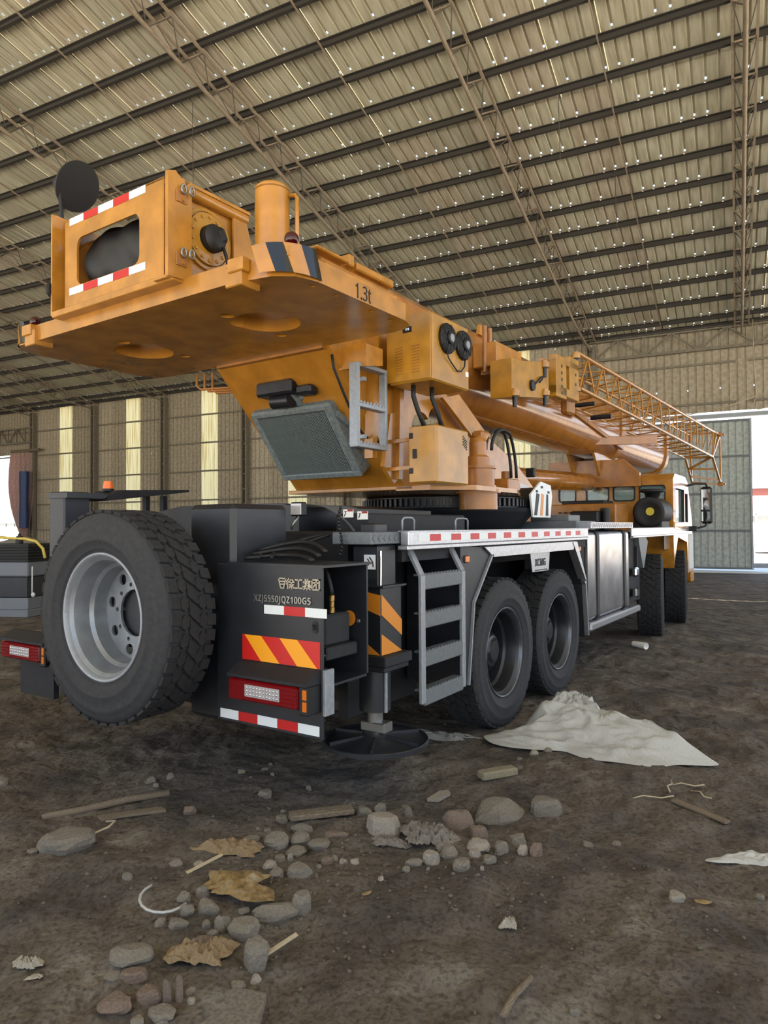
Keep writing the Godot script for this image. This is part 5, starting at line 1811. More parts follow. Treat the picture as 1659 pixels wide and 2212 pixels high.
	put("boom_rest", m, M.orange_dull, truck, Transform3D(Basis(), Vector3(0, 0, -4.6)))
	# ---- fly jib carried along the right of the boom
	m = side_outline([[0.32, 2.98], [0.32, 3.38], [0.05, 3.4], [-0.62, 3.52], [-0.7, 3.5], [-0.7, 3.12]], 0.72, 0.96)
	var br := U("jib_bracket", m, M.orange_box)
	m = MB.new()
	m.cyl(Vector3(0.96, 3.18, -0.2), Vector3(0.985, 3.18, -0.2), 0.06, -1.0, 20)
	put("rubber_cap", m, M.black, br)
	m = MB.new()
	m.tube([Vector3(0.985, 3.2, -0.24), Vector3(0.985, 3.25, -0.33), Vector3(0.985, 3.31, -0.42), Vector3(0.985, 3.32, -0.46), Vector3(0.985, 3.29, -0.45), Vector3(0.985, 3.24, -0.37)], 0.01, 6)
	put("cap_strap", m, M.black, br)
	for q in [[0.27, 3.02], [-0.56, 3.47], [-0.56, 3.15], [-1.6, 3.78], [-1.6, 3.36]]:
		m = MB.new()
		m.cyl(Vector3(0.97, q[1] - 0.03, q[0]), Vector3(0.97, q[1] + 0.025, q[0]), 0.055, -1.0, 16)
		m.cyl(Vector3(0.97, q[1] + 0.025, q[0]), Vector3(0.97, q[1] + 0.05, q[0]), 0.035, -1.0, 12)
		put("pin_boss", m, M.orange_box, br)
		m = MB.new()
		m.cyl(Vector3(0.97, q[1] - 0.14, q[0]), Vector3(0.97, q[1] - 0.03, q[0]), 0.022, 0.027, 10)
		put("pin", m, M.rim_dark, br)
	m = MB.new()
	m.span(Vector3(0.9, 3.16, -1.18), Vector3(1.0, 3.60, -0.85), 0.008)
	m.span(Vector3(0.9, 3.28, -1.62), Vector3(1.0, 3.72, -1.3), 0.008)
	m.span(Vector3(0.9, 3.2, -1.62), Vector3(1.0, 3.3, -0.85), 0.006)
	m.span(Vector3(0.9, 3.58, -1.62), Vector3(1.0, 3.66, -0.85), 0.006)
	var jl := U("jib_link", m, M.orange_box)
	for k in 5:
		m = MB.new()
		m.cyl(Vector3(1.0, 3.22 + 0.08 * k, -1.02), Vector3(1.003, 3.22 + 0.08 * k, -1.02), 0.02, -1.0, 14)
		put("link_hole", m, M.black, jl)
	for k in 2:
		m = MB.new()
		m.cyl(Vector3(1.0, 3.4 + 0.12 * k, -1.5), Vector3(1.003, 3.4 + 0.12 * k, -1.5), 0.02, -1.0, 14)
		put("link_hole", m, M.black, jl)
	m = MB.new()
	m.span(Vector3(0.45, 3.36, -0.45), Vector3(0.74, 3.62, 0.2), 0.01)
	m.span(Vector3(0.5, 3.3, -0.1), Vector3(0.95, 3.36, 0.1))
	U("jib_arm", m, M.orange)
	m = MB.new()
	for q in [0.08, 0.2]:
		m.cyl(Vector3(0.6, 3.3, q), Vector3(0.6, 3.8, q), 0.025, -1.0, 10)
	U("jib_arm_pin", m, M.orange_dull)
	make_jib()

func make_jib():
	var j := node("fly_jib", truck, UP)
	var za := -1.75
	var zb := -11.1
	var P4 := func(i, t):            # four chords: outer top, outer bottom, inner top, inner bottom
		var x: float = 0.96 if i < 2 else lerpf(0.46, 0.36, t)
		var y: float = lerpf(3.84, 3.90, t) if i % 2 == 0 else lerpf(3.40, 3.28, t)
		return Vector3(x, y, lerpf(za, zb if i % 2 == 1 else zb - 0.5, t))
	for i in 4:
		var m := MB.new()
		m.cyl(P4.call(i, 0.0), P4.call(i, 1.0), 0.03, -1.0, 10)
		put("chord", m, M.orange, j)
	var n := 15
	for k in n:
		var t0 := float(k) / n
		var t1 := float(k + 1) / n
		var tm := (t0 + t1) / 2
		for q in [[1, 0], [3, 2], [1, 3], [0, 2]]:
			var m := MB.new()
			m.cyl(P4.call(q[0], t0), P4.call(q[1], tm), 0.012, -1.0, 6)
			m.cyl(P4.call(q[1], tm), P4.call(q[0], t1), 0.012, -1.0, 6)
			put("lacing", m, M.orange, j)
	var e := [P4.call(0, 1.0), P4.call(1, 1.0), P4.call(2, 1.0), P4.call(3, 1.0)]
	var tip_o := Vector3(1.0, 2.66, zb - 0.85)
	var tip_i := Vector3(0.36, 2.72, zb - 0.75)
	var top_o := Vector3(1.0, 3.88, zb - 0.8)
	for q in [[e[0], top_o], [top_o, tip_o], [e[1], tip_o], [e[1], e[0]], [e[1], top_o], [e[3], tip_i], [e[2], tip_i], [tip_i, tip_o], [e[1], e[3]], [e[0], e[2]], [e[3].lerp(tip_i, 0.45), e[1].lerp(tip_o, 0.45)], [e[3].lerp(tip_i, 0.45), e[1]], [e[3].lerp(tip_i, 0.75), e[1].lerp(tip_o, 0.85)]]:
		var m := MB.new()
		m.bar(q[0], q[1], 0.045, 0.045)
		put("head_member", m, M.orange, j)
	for q in [top_o, tip_o]:
		var m := MB.new()
		m.box(q, Vector3(0.12, 0.1, 0.12), 0.01)
		m.cyl(q + Vector3(0.06, 0, 0), q + Vector3(0.1, 0, 0), 0.035, -1.0, 10)
		put("head_boss", m, M.orange_dull, j)
	# the stowing bracket between jib and boom, with its rollers
	var m := MB.new()
	m.bar(Vector3(0.3, 3.02, -4.2), Vector3(0.98, 3.12, -5.6), 0.05, 0.14, 0.006)
	m.bar(Vector3(0.45, 3.3, -3.0), Vector3(0.45, 3.0, -5.4), 0.06, 0.06)
	U("jib_cradle", m, M.orange_dull)
	m = MB.new()
	m.span(Vector3(0.72, 3.08, -1.95), Vector3(0.84, 3.3, -1.7), 0.03)
	U("jib_catch", m, M.orange_dull)
	m = MB.new()
	m.cyl(Vector3(0.6, 3.3, -2.4), Vector3(0.95, 3.3, -2.4), 0.03, -1.0, 12)
	U("jib_roller", m, M.rim_dark)
	m = MB.new()
	m.cyl(Vector3(0.6, 3.25, -3.3), Vector3(0.9, 3.25, -3.3), 0.035, -1.0, 12)
	U("jib_roller", m, M.rim_dark)
	# hook block parked on the deck beside the turntable
	var hb := node("hook_block", truck)
	for s in [0, 1]:
		m = side_outline([[-4.15, 1.74], [-4.08, 1.98], [-4.38, 2.13], [-4.68, 2.1], [-4.72, 1.98], [-4.66, 1.74]], 1.02 - 0.26 * s, 1.04 - 0.26 * s)
		put("cheek_plate", m, M.white_strip, hb)
	for k in 3:
		m = side_outline([[-4.17 - 0.17 * k, 1.76], [-4.25 - 0.17 * k, 1.76], [-4.33 - 0.13 * k, 1.99], [-4.24 - 0.15 * k, 2.0]], 1.04, 1.043)
		put("hazard_bar", m, M.black if k % 2 == 0 else M.hazard_orange, hb)
	m = MB.new()
	m.cyl(Vector3(0.79, 1.93, -4.4), Vector3(1.02, 1.93, -4.4), 0.14, -1.0, 24)
	put("sheave", m, M.rim_dark, hb)
	for q in [[2.07, -4.4], [2.02, -4.25], [2.02, -4.6]]:
		m = MB.new()
		m.box(Vector3(1.043, q[0], q[1]), Vector3(0.006, 0.025, 0.05))
		put("plate_slot", m, M.black, hb)

# ---------------------------------------------------------------- rubble and litter on the ground
const STONES := [
	[132, 17, 13, 7, 10, 0], [139, 6, 11, 6, 8, 0], [154, 7, 12, 4, 9, 0], [145, 16, 11, 3, 8, 0], [154, -6, 12, 3, 6, 2], [142, -29, 11, 5, 8, 3], [130, -7, 14, 4, 5, 0], [145, 35, 7, 4, 5, 1],
	[117, 19, 9, 3, 4, 0], [125, 26, 10, 3, 4, 0], [144, 26, 6, 3, 5, 0], [149, 24, 3, 4, 2, 1], [167, 19, 6, 4, 4, 2], [174, 15, 4, 2, 3, 1], [178, 11, 5, 2, 4, 1], [167, 25, 3, 1, 2, 0],
	[118, 55, 5, 2, 4, 1], [166, 36, 12, 6, 9, 0], [156, 42, 7, 4, 5, 0], [152, 80, 10, 5, 7, 0], [165, 72, 5, 2, 4, 0], [184, 56, 9, 9, 7, 0], [176, 66, 19, 6, 9, 0], [81, -31, 9, 4, 7, 0],
	[93, -57, 4, 3, 3, 0], [46, -67, 5, 2, 3, 0], [37, -54, 5, 3, 4, 3], [61, 11, 8, 4, 6, 2], [112, -11, 8, 3, 6, 0], [116, -15, 6, 2, 4, 0], [147, -41, 9, 5, 7, 0], [115, 4, 5, 2, 4, 0],
	[110, 6, 3, 2, 2, 0], [60, -59, 3, 2, 2, 0], [42, -77, 3, 2, 2, 0], [168, 14, 4, 2, 3, 0], [103, -22, 4, 2, 3, 0], [152, 118, 16, 5, 12, 0], [161, 123, 11, 3, 7, 2], [160, 108, 12, 7, 9, 0],
	[152, 80, 9, 5, 7, 0], [150, 94, 8, 3, 6, 0], [147, 87, 6, 4, 4, 0], [143, 97, 5, 3, 4, 0], [177, 83, 14, 7, 10, 0], [191, 92, 11, 10, 8, 0], [165, 84, 7, 6, 5, 0], [168, 94, 11, 3, 4, 2],
	[165, 89, 5, 2, 3, 0], [159, 87, 4, 3, 3, 0], [193, 103, 6, 2, 5, 0], [168, 136, 12, 4, 9, 2], [174, 127, 9, 5, 6, 2], [183, 129, 11, 3, 7, 0], [180, 124, 3, 9, 2, 2], [183, 121, 3, 9, 2, 2],
	[188, 120, 3, 2, 2, 1], [179, 135, 5, 2, 4, 0], [186, 131, 4, 1, 2, 0], [182, 74, 19, 6, 14, 0], [155, 128, 6, 2, 4, 0], [183, 116, 4, 1, 3, 0], [196, 97, 4, 2, 3, 1], [138, 81, 6, 4, 5, 0],
	[141, 73, 6, 5, 5, 0], [171, -25, 21, 9, 15, 1], [201, -51, 17, 12, 13, 2], [231, -102, 18, 9, 13, 0], [223, -31, 12, 5, 9, 1], [209, -11, 9, 6, 7, 1], [233, -37, 7, 7, 5, 0], [242, -43, 6, 5, 4, 1],
	[248, -46, 7, 6, 5, 2], [233, -57, 11, 5, 8, 0], [216, -47, 11, 7, 8, 2], [221, -55, 8, 6, 6, 0], [208, -22, 6, 3, 5, 0], [214, -18, 9, 4, 6, 0], [226, -23, 6, 3, 4, 1], [233, -23, 7, 4, 5, 0],
	[203, -2, 9, 3, 3, 0], [209, -86, 31, 9, 18, 0], [149, -37, 11, 6, 8, 0], [155, -46, 7, 4, 5, 0], [162, -62, 6, 2, 5, 0], [172, -49, 5, 5, 3, 0], [226, -10, 9, 5, 7, 0], [199, 19, 3, 2, 3, 1],
	[235, -12, 2, 2, 2, 1], [204, 6, 4, 2, 3, 0], [211, -3, 2, 1, 2, 0], [204, -30, 6, 2, 5, 0], [315, -35, 7, 3, 6, 1], [264, -77, 6, 2, 5, 0], [299, 51, 4, 2, 3, 0], [192, -186, 6, 3, 5, 1],
	[191, -163, 4, 2, 3, 0], [185, -177, 4, 2, 3, 0], [198, -197, 6, 3, 4, 0], [277, -85, 5, 2, 4, 0], [345, -60, 4, 2, 3, 0], [58, 12, 12, 6, 9, 2], [40, 75, 30, 9, 18, 0], [109, 61, 7, 2, 5, 0],
	[99, 80, 5, 3, 3, 0], [31, 87, 6, 2, 4, 0], [-72, 47, 6, 4, 5, 0], [2, -8, 8, 3, 6, 0], [10, -17, 5, 3, 4, 0], [16, -1, 4, 2, 3, 0],
]

func stone_mesh(seed_: int) -> ArrayMesh:      # a broken stone: a ball cut by random planes and roughened
	var r := RandomNumberGenerator.new()
	r.seed = seed_
	var cuts := []
	for i in 11:
		var n := Vector3(r.randfn(), r.randfn() * 0.8, r.randfn()).normalized()
		cuts.append([n, r.randf_range(0.62, 0.92)])
	cuts.append([Vector3(0, 1, 0.0).rotated(Vector3.RIGHT, r.randf_range(-0.25, 0.25)), r.randf_range(0.6, 0.8)])
	var nz := FastNoiseLite.new()
	nz.seed = seed_
	nz.frequency = 1.3
	var m := MB.new()
	m.flat()
	var f := func(u, v):
		var a: float = PI * v
		var b: float = TAU * u
		var d := Vector3(sin(a) * cos(b), cos(a), sin(a) * sin(b))
		var rad := 1.0
		for c in cuts:
			var k: float = d.dot(c[0])
			if k > 0.05:
				rad = minf(rad, c[1] / k)
		rad *= 1.0 + 0.07 * nz.get_noise_3dv(d * 1.4)
		return d * rad
	m.flat()
	var nu := 18
	var nv := 11
	for j in nv:
		for i in nu:
			m.quad(f.call(float(i) / nu, float(j) / nv), f.call(float(i + 1) / nu, float(j) / nv), f.call(float(i + 1) / nu, float(j + 1) / nv), f.call(float(i) / nu, float(j + 1) / nv))
	return m.mesh()

func pebble_mesh(seed_: int) -> ArrayMesh:
	var r := RandomNumberGenerator.new()
	r.seed = seed_
	var v := []
	for k in 12:
		v.append(0)
	var m := MB.new()
	var jit := []
	for k in 40:
		jit.append(r.randf_range(0.75, 1.15))
	var f := func(u, w):
		var a: float = PI * w
		var b: float = TAU * u
		var kk := int(round(u * 6)) % 6 + int(round(w * 4)) * 6
		return Vector3(sin(a) * cos(b), cos(a) * 0.7, sin(a) * sin(b)) * jit[kk if w > 0.01 and w < 0.99 else 0]
	m.grid(f, 6, 4)
	return m.mesh()

func make_stones():
	var kinds := []
	for k in 14:
		kinds.append(stone_mesh(100 + k))
	var mats := [M.stone_grey, M.stone_light, M.stone_red, M.stone_yellow]
	var words := ["grey", "pale grey", "reddish brown", "yellowish"]
	var alike := {}
	for i in STONES.size():
		if i in [59, 40, 82, 101, 75, 5, 39]:      # seen twice when they were measured, or under paper and boards
			continue
		var s: Array = STONES[i]
		var x: float = s[0] / 100.0
		var z: float = s[1] / 100.0
		var w: float = s[2] / 100.0
		var h: float = maxf(s[3] / 100.0, 0.014)
		var d: float = maxf(s[4] / 100.0, 0.02)
		var o := put("stone", kinds[rng.randi() % 14], mats[s[5]])
		var yaw := 0.6 + rng.randf_range(-0.35, 0.35)
		o.transform = Transform3D(Basis(Vector3.UP, yaw) * Basis(Vector3.RIGHT, rng.randf_range(-0.12, 0.12)) * Basis.from_scale(Vector3(w * 0.56, h * 0.95, d * 0.6)), Vector3(x, ground(x, z) + h * 0.22, z))
		var where := "in the near rubble heap"
		if x > 1.95:
			where = "at the right end of the rubble"
		elif z < -0.45:
			where = "lying loose behind the rubble"
		elif x < 1.0:
			where = "lying loose left of the rubble"
		elif z > 0.62:
			where = "in the nearest part of the rubble"
		var size := "small" if w < 0.07 else ("middling" if w < 0.12 else "large")
		var label := "%s %s stone %s" % [size, words[s[5]], where]
		if not alike.has(label):
			alike[label] = []
		alike[label].append([0.834 * x - 0.552 * z, o])
	var nth := ["leftmost of its kind", "second from left", "third from left", "fourth from left", "fifth from left", "sixth from left", "seventh from left", "eighth from left", "ninth from left", "tenth from left", "eleventh from left", "twelfth from left"]
	for label in alike:
		var row: Array = alike[label]
		row.sort_custom(func(a, b): return a[0] < b[0])
		for i in row.size():
			tag(row[i][1], label + ("" if row.size() == 1 else ", " + nth[mini(i, 11)]), "stone", "rubble stones on the earth floor")
	# crumbs of stone and earth strewn about
	var mm := MultiMesh.new()
	mm.transform_format = MultiMesh.TRANSFORM_3D
	mm.mesh = pebble_mesh(7)
	mm.instance_count = 2200
	for i in 2200:
		var x: float
		var z: float
		if i < 600:
			x = rng.randfn(1.6, 0.5)
			z = rng.randfn(0.35, 0.45)
		elif i < 950:
			x = rng.randfn(2.6, 0.5)
			z = rng.randfn(-0.2, 0.3)
		else:
			x = rng.randf_range(-2.0, 6.5)
			z = rng.randf_range(-7.0, 1.9)
		var r := 0.0035 + 0.010 * pow(rng.randf(), 3.0)
		mm.set_instance_transform(i, Transform3D(Basis(Vector3.UP, rng.randf() * TAU) * Basis.from_scale(Vector3(r, r, r * rng.randf_range(0.6, 1.2))), Vector3(x, ground(x, z) + r * 0.25, z)))
	var mi := MultiMeshInstance3D.new()
	mi.multimesh = mm
	mi.name = "gravel"
	mi.material_override = M.gravel
	add_child(mi)
	tag(mi, "loose crumbs of stone and dry earth strewn over the floor", "gravel", "", "stuff")

func crumple(w: float, d: float, h: float, seed_: int, n := 26, fold := 5.0) -> MB:      # a crumpled sheet lying on the ground, centred on its own origin
	var nz := FastNoiseLite.new()
	nz.seed = seed_
	nz.frequency = 1.0
	nz.fractal_octaves = 2
	nz.fractal_type = FastNoiseLite.FRACTAL_RIDGED
	var m := MB.new()
	var f := func(u, v):
		var p := Vector2(u - 0.5, v - 0.5)
		var ang := p.angle()
		var edge: float = 0.85 + 0.2 * sin(ang * 2.0 + seed_) + 0.14 * sin(ang * 3.0 + 2.0 * seed_) + 0.07 * sin(ang * 7.0 + seed_)
		var x: float = p.x * w * edge
		var z: float = p.y * d * edge
		var rim: float = clampf(4.2 * (0.5 - maxf(absf(p.x), absf(p.y))), 0.0, 1.0)
		var y: float = h * (0.5 + 0.5 * nz.get_noise_2d(u * fold, v * fold * d / w)) * (0.25 + 0.75 * rim)
		return Vector3(x, maxf(y, 0.0), z)
	m.grid(f, n, n)
	return m

func lay(m, called: String, material: Material, x: float, z: float, turn: float, label: String, category: String, up := 0.003, group := "") -> MeshInstance3D:
	var o := put(called, m, material, self, Transform3D(Basis(Vector3.UP, turn), Vector3(x, ground(x, z) + up, z)))
	tag(o, label, category, group)
	return o

func make_litter():
	var m: MB
	# --- wood
	m = MB.new()
	m.tube([Vector3(-0.36, 0.018, 0.0), Vector3(-0.15, 0.024, 0.012), Vector3(0.1, 0.026, -0.006), Vector3(0.34, 0.022, 0.006)], 0.021, 8)
	lay(m, "wooden_pole", M.old_wood, 0.15, 0.31, 1.12, "long weathered wooden pole at the left of the rubble", "pole")
	m = MB.new()
	m.prism([Vector2(-0.19, -0.02), Vector2(0.15, -0.03), Vector2(0.175, 0.028), Vector2(-0.05, 0.022), Vector2(-0.17, 0.034)], 0.0, 0.016, Transform3D(Basis(Vector3(1, 0, 0), Vector3(0, 0, 1), Vector3(0, -1, 0)), Vector3(0, 0.018, 0)))
	lay(m, "timber_offcut", M.old_wood, 0.37, 0.31, 0.93, "short split wooden slat lying below the long pole", "slat")
	m = MB.new()
	m.cyl(Vector3(-0.16, 0.01, 0), Vector3(0.16, 0.04, 0), 0.007, 0.004, 6)
	lay(m, "stick", M.old_wood, -0.065, -0.12, 2.08, "thin dark stick above the long wooden pole", "stick")
	m = MB.new()
	m.tube([Vector3(-0.1, 0.006, 0.08), Vector3(-0.02, 0.02, 0.0), Vector3(0.0, 0.035, -0.04), Vector3(-0.06, 0.02, -0.07)], 0.006, 6)
	lay(m, "bent_twig", M.straw, 0.43, 0.49, 0.6, "bent pale twig beside the split wooden slat", "twig")
	m = MB.new()
	m.box(Vector3(0, 0.022, 0), Vector3(0.085, 0.03, 0.36), 0.005)
	m.box(Vector3(0.012, 0.038, 0.03), Vector3(0.006, 0.004, 0.3))
	lay(m, "board_offcut", M.old_wood, 1.30, -0.24, -0.72, "cracked grey board offcut stuck upright-angled in the rubble", "board", 0.01)
	m = MB.new()
	m.prism([Vector2(-0.09, -0.03), Vector2(0.05, -0.035), Vector2(0.1, 0.0), Vector2(0.07, 0.035), Vector2(-0.06, 0.03)], 0.0, 0.02, Transform3D(Basis(Vector3(1, 0, 0), Vector3(0, 0, 1), Vector3(0, -1, 0)), Vector3(0, 0.03, 0)))
	lay(m, "wood_chip", M.stone_light, 1.70, -0.88, 1.5, "pale flat wood chip behind the big light stone", "wood chip")
	m = MB.new()
	m.box(Vector3(0, 0.03, 0), Vector3(0.27, 0.055, 0.085), 0.012)
	lay(m, "brick_fragment", M.stone_yellow, 1.86, -1.38, 0.98, "long yellowish brick fragment between rubble and white sacks", "brick")
	m = MB.new()
	m.tube([Vector3(0, 0.012, 0.1), Vector3(0.0, 0.02, 0.0), Vector3(0.02, 0.024, -0.12)], 0.012, 7)
	lay(m, "stick", M.old_wood, 2.81, 0.6, 0.05, "pale bare stick at the bottom edge of the picture", "stick")
	for q in [[2.78, -1.55, 0.6, 0.2], [2.84, -1.79, 1.7, 0.13], [2.92, -1.9, 0.4, 0.15], [3.02, -1.81, -0.7, 0.12]]:
		m = MB.new()
		m.tube([Vector3(-q[3] * 0.7, 0.006, 0.01), Vector3(-q[3] * 0.2, 0.02, -0.012), Vector3(q[3] * 0.3, 0.014, 0.012), Vector3(q[3] * 0.7, 0.022, 0)], 0.005, 5)
		lay(m, "twig", M.straw, q[0], q[1], q[2], "dry twig in the tangle to the right of the white sacks", "twig", 0.002, "dry twigs right of the sacks")
	m = MB.new()
	m.box(Vector3(0, 0.008, 0), Vector3(0.36, 0.014, 0.05), 0.003)
	lay(m, "lath", M.old_wood, 3.06, -1.5, -0.5, "grey wooden lath half sunk in the earth at the right", "lath")
	# --- straw, strapping, leaves
	m = MB.new()
	m.bar(Vector3(-0.09, 0.015, 0), Vector3(0.09, 0.04, 0), 0.018, 0.005)
	lay(m, "straw", M.straw, 1.28, 0.6, 1.33, "single straw lying across the rubble's left edge", "straw")
	m = MB.new()
	var lp := []
	for i in 11:
		var a := 0.55 + 3.6 * i / 10.0
		lp.append(Vector3(0.10 * cos(a), 0.014 + 0.02 * sin(a * 0.5), 0.13 * sin(a)))
	m.tube(lp, 0.006, 6)
	lay(m, "packing_strap", M.sack, 1.33, 0.87, 0.9, "white loop of packing strap beside the nearest stones", "strap")
	m = MB.new()
	m.bar(Vector3(-0.08, 0.01, 0), Vector3(0.08, 0.05, 0.01), 0.016, 0.008)
	lay(m, "splinter", M.straw, 1.94, 0.83, 1.25, "pale wood splinter right of the nearest big stones", "splinter", 0.01)
	for q in [[3.25, -0.395, 0.4, 0.045, "yellow fallen leaf on bare earth near the right edge"], [2.0, 0.32, 1.1, 0.03, "small brown leaf at the foot of the rubble"]]:
		m = MB.new()
		m.grid(func(u, v):
			var w: float = sin(PI * u) * 0.4
			return Vector3((u - 0.5) * q[3] * 1.6, 0.004 + 0.008 * sin(PI * v), (v - 0.5) * q[3] * w * 2.0), 8, 4)
		lay(m, "leaf", M.dirty_bag, q[0], q[1], q[2], q[4], "leaf")
	# --- sheets, bags, paper
	lay(crumple(0.36, 0.15, 0.07, 3, 34, 2.6), "crumpled_cardboard", M.cardboard, 1.19, 0.36, 0.37, "crumpled tan cardboard at the left end of the rubble", "cardboard")
	lay(crumple(0.34, 0.24, 0.05, 12, 34, 1.6), "dirty_bag", M.dirty_bag, 1.53, 0.63, 0.55, "flattened muddy tan bag lying over the near stones", "bag", 0.03)
	lay(crumple(0.24, 0.15, 0.065, 21, 34, 3.2), "crumpled_paper", M.cardboard, 1.72, 1.02, 0.5, "crumpled brown paper among the nearest stones", "paper", 0.01)
	lay(crumple(0.11, 0.055, 0.04, 33, 20, 6.0), "paper_scrap", M.paper_scrap, 1.18, 1.385, 0.5, "torn pale paper scrap at the lower left, larger of two", "paper")
	lay(crumple(0.06, 0.03, 0.015, 35, 14, 4.0), "paper_scrap", M.paper_scrap, 1.265, 1.40, 0.6, "small flat paper scrap at the lower left", "paper")
	lay(crumple(0.42, 0.14, 0.04, 41, 34, 3.0), "torn_plastic", M.sack, 3.42, -0.98, 0.3, "torn whitish plastic strip at the right edge of the floor", "plastic")
	lay(crumple(0.07, 0.05, 0.05, 47, 16, 5.0), "crushed_can", M.paper_scrap, 2.605, 0.165, 0.4, "small crushed greyish can alone on bare earth", "can")
	lay(crumple(0.28, 0.2, 0.09, 51, 44, 6.0), "fibre_clump", M.ash_fibre, 1.98, -0.27, 0.5, "shaggy grey clump of fibre on the rubble", "fibre")
	lay(crumple(0.2, 0.09, 0.045, 57, 30, 5.0), "fibre_clump", M.ash_fibre, 1.80, -0.17, 0.4, "small whitish clump of fibre beside the big light stone", "fibre")
	lay(crumple(0.62, 0.2, 0.04, 61, 40, 3.0), "plastic_film", M.thin_plastic, 1.12, -1.98, 0.2, "thin clear plastic film lying under the rear wheel", "plastic")
	m = MB.new()
	m.prism([Vector2(-0.1, -0.14), Vector2(0.02, -0.15), Vector2(0.1, -0.13), Vector2(0.11, 0.15), Vector2(-0.12, 0.16)], 0.0, 0.03, Transform3D(Basis(Vector3(1, 0, 0), Vector3(0, 0, 1), Vector3(0, -1, 0)), Vector3(0, 0.025, 0)))
	lay(m, "concrete_slab", M.slab_concrete, 2.04, 1.18, 0.55, "flat concrete slab at the bottom edge of the picture", "slab", -0.012)
	m = MB.new()
	m.lathe([Vector2(0.0, -0.11), Vector2(0.036, -0.11), Vector2(0.045, 0.11), Vector2(0.041, 0.11), Vector2(0.033, -0.1)], 24, Transform3D(TO_X, Vector3(0, 0.045, 0)), [1, 2])
	lay(m, "paper_cup", M.sticker, 1.5, -6.7, -0.55, "white paper cup lying on its side by the front wheels", "cup")
	# --- the two woven sacks
	var nz := FastNoiseLite.new()
	nz.seed = 77
	nz.frequency = 1.0
	nz.fractal_octaves = 3
	nz.fractal_type = FastNoiseLite.FRACTAL_RIDGED
	for q in [[2.2, -2.3, 1.6, 0.86, 0.34, 0.12, 0, "large white woven plastic sack spread in front of the rear wheels"], [1.80, -3.12, 0.62, 0.5, 0.26, 0.3, 5, "white woven plastic sack bunched between the two rear wheels"]]:
		m = MB.new()
		var sd: int = q[6]
		m.grid(func(u, v):
			var p := Vector2(u - 0.5, v - 0.5) * 2.0
			var ang := p.angle()
			var rr: float = maxf(absf(p.x), absf(p.y))
			var dirr := p.normalized() if p.length() > 0.001 else Vector2.ZERO
			var outline: float = 0.86 + 0.16 * sin(ang * 3.0 + sd) + 0.1 * sin(ang * 5.0 + 1.3 + sd) + 0.05 * sin(ang * 9.0)
			var xz := dirr * rr * outline
			var ridge: float = 0.5 + 0.5 * nz.get_noise_2d(xz.x * 1.5 + sd, xz.y * 2.2)
			var fine: float = nz.get_noise_2d(xz.x * 5.0 + 20.0 + sd, xz.y * 5.0)
			var hump: float = exp(-pow((xz.y - 0.25 * xz.x + 0.28) * 2.3, 2.0)) * (0.75 - 0.25 * xz.x)
			var rim: float = clampf((1.0 - rr) * 3.2, 0.0, 1.0)
			return Vector3(xz.x * q[2] * 0.5, 0.004 + q[4] * rim * (0.55 * hump + 0.42 * ridge * (0.4 + 0.6 * hump)) + 0.012 * rim * fine, xz.y * q[3] * 0.5), 64, 44)
		lay(m, "woven_sack", M.sack, q[0], q[1], q[5], q[7], "sack", 0.008, "")


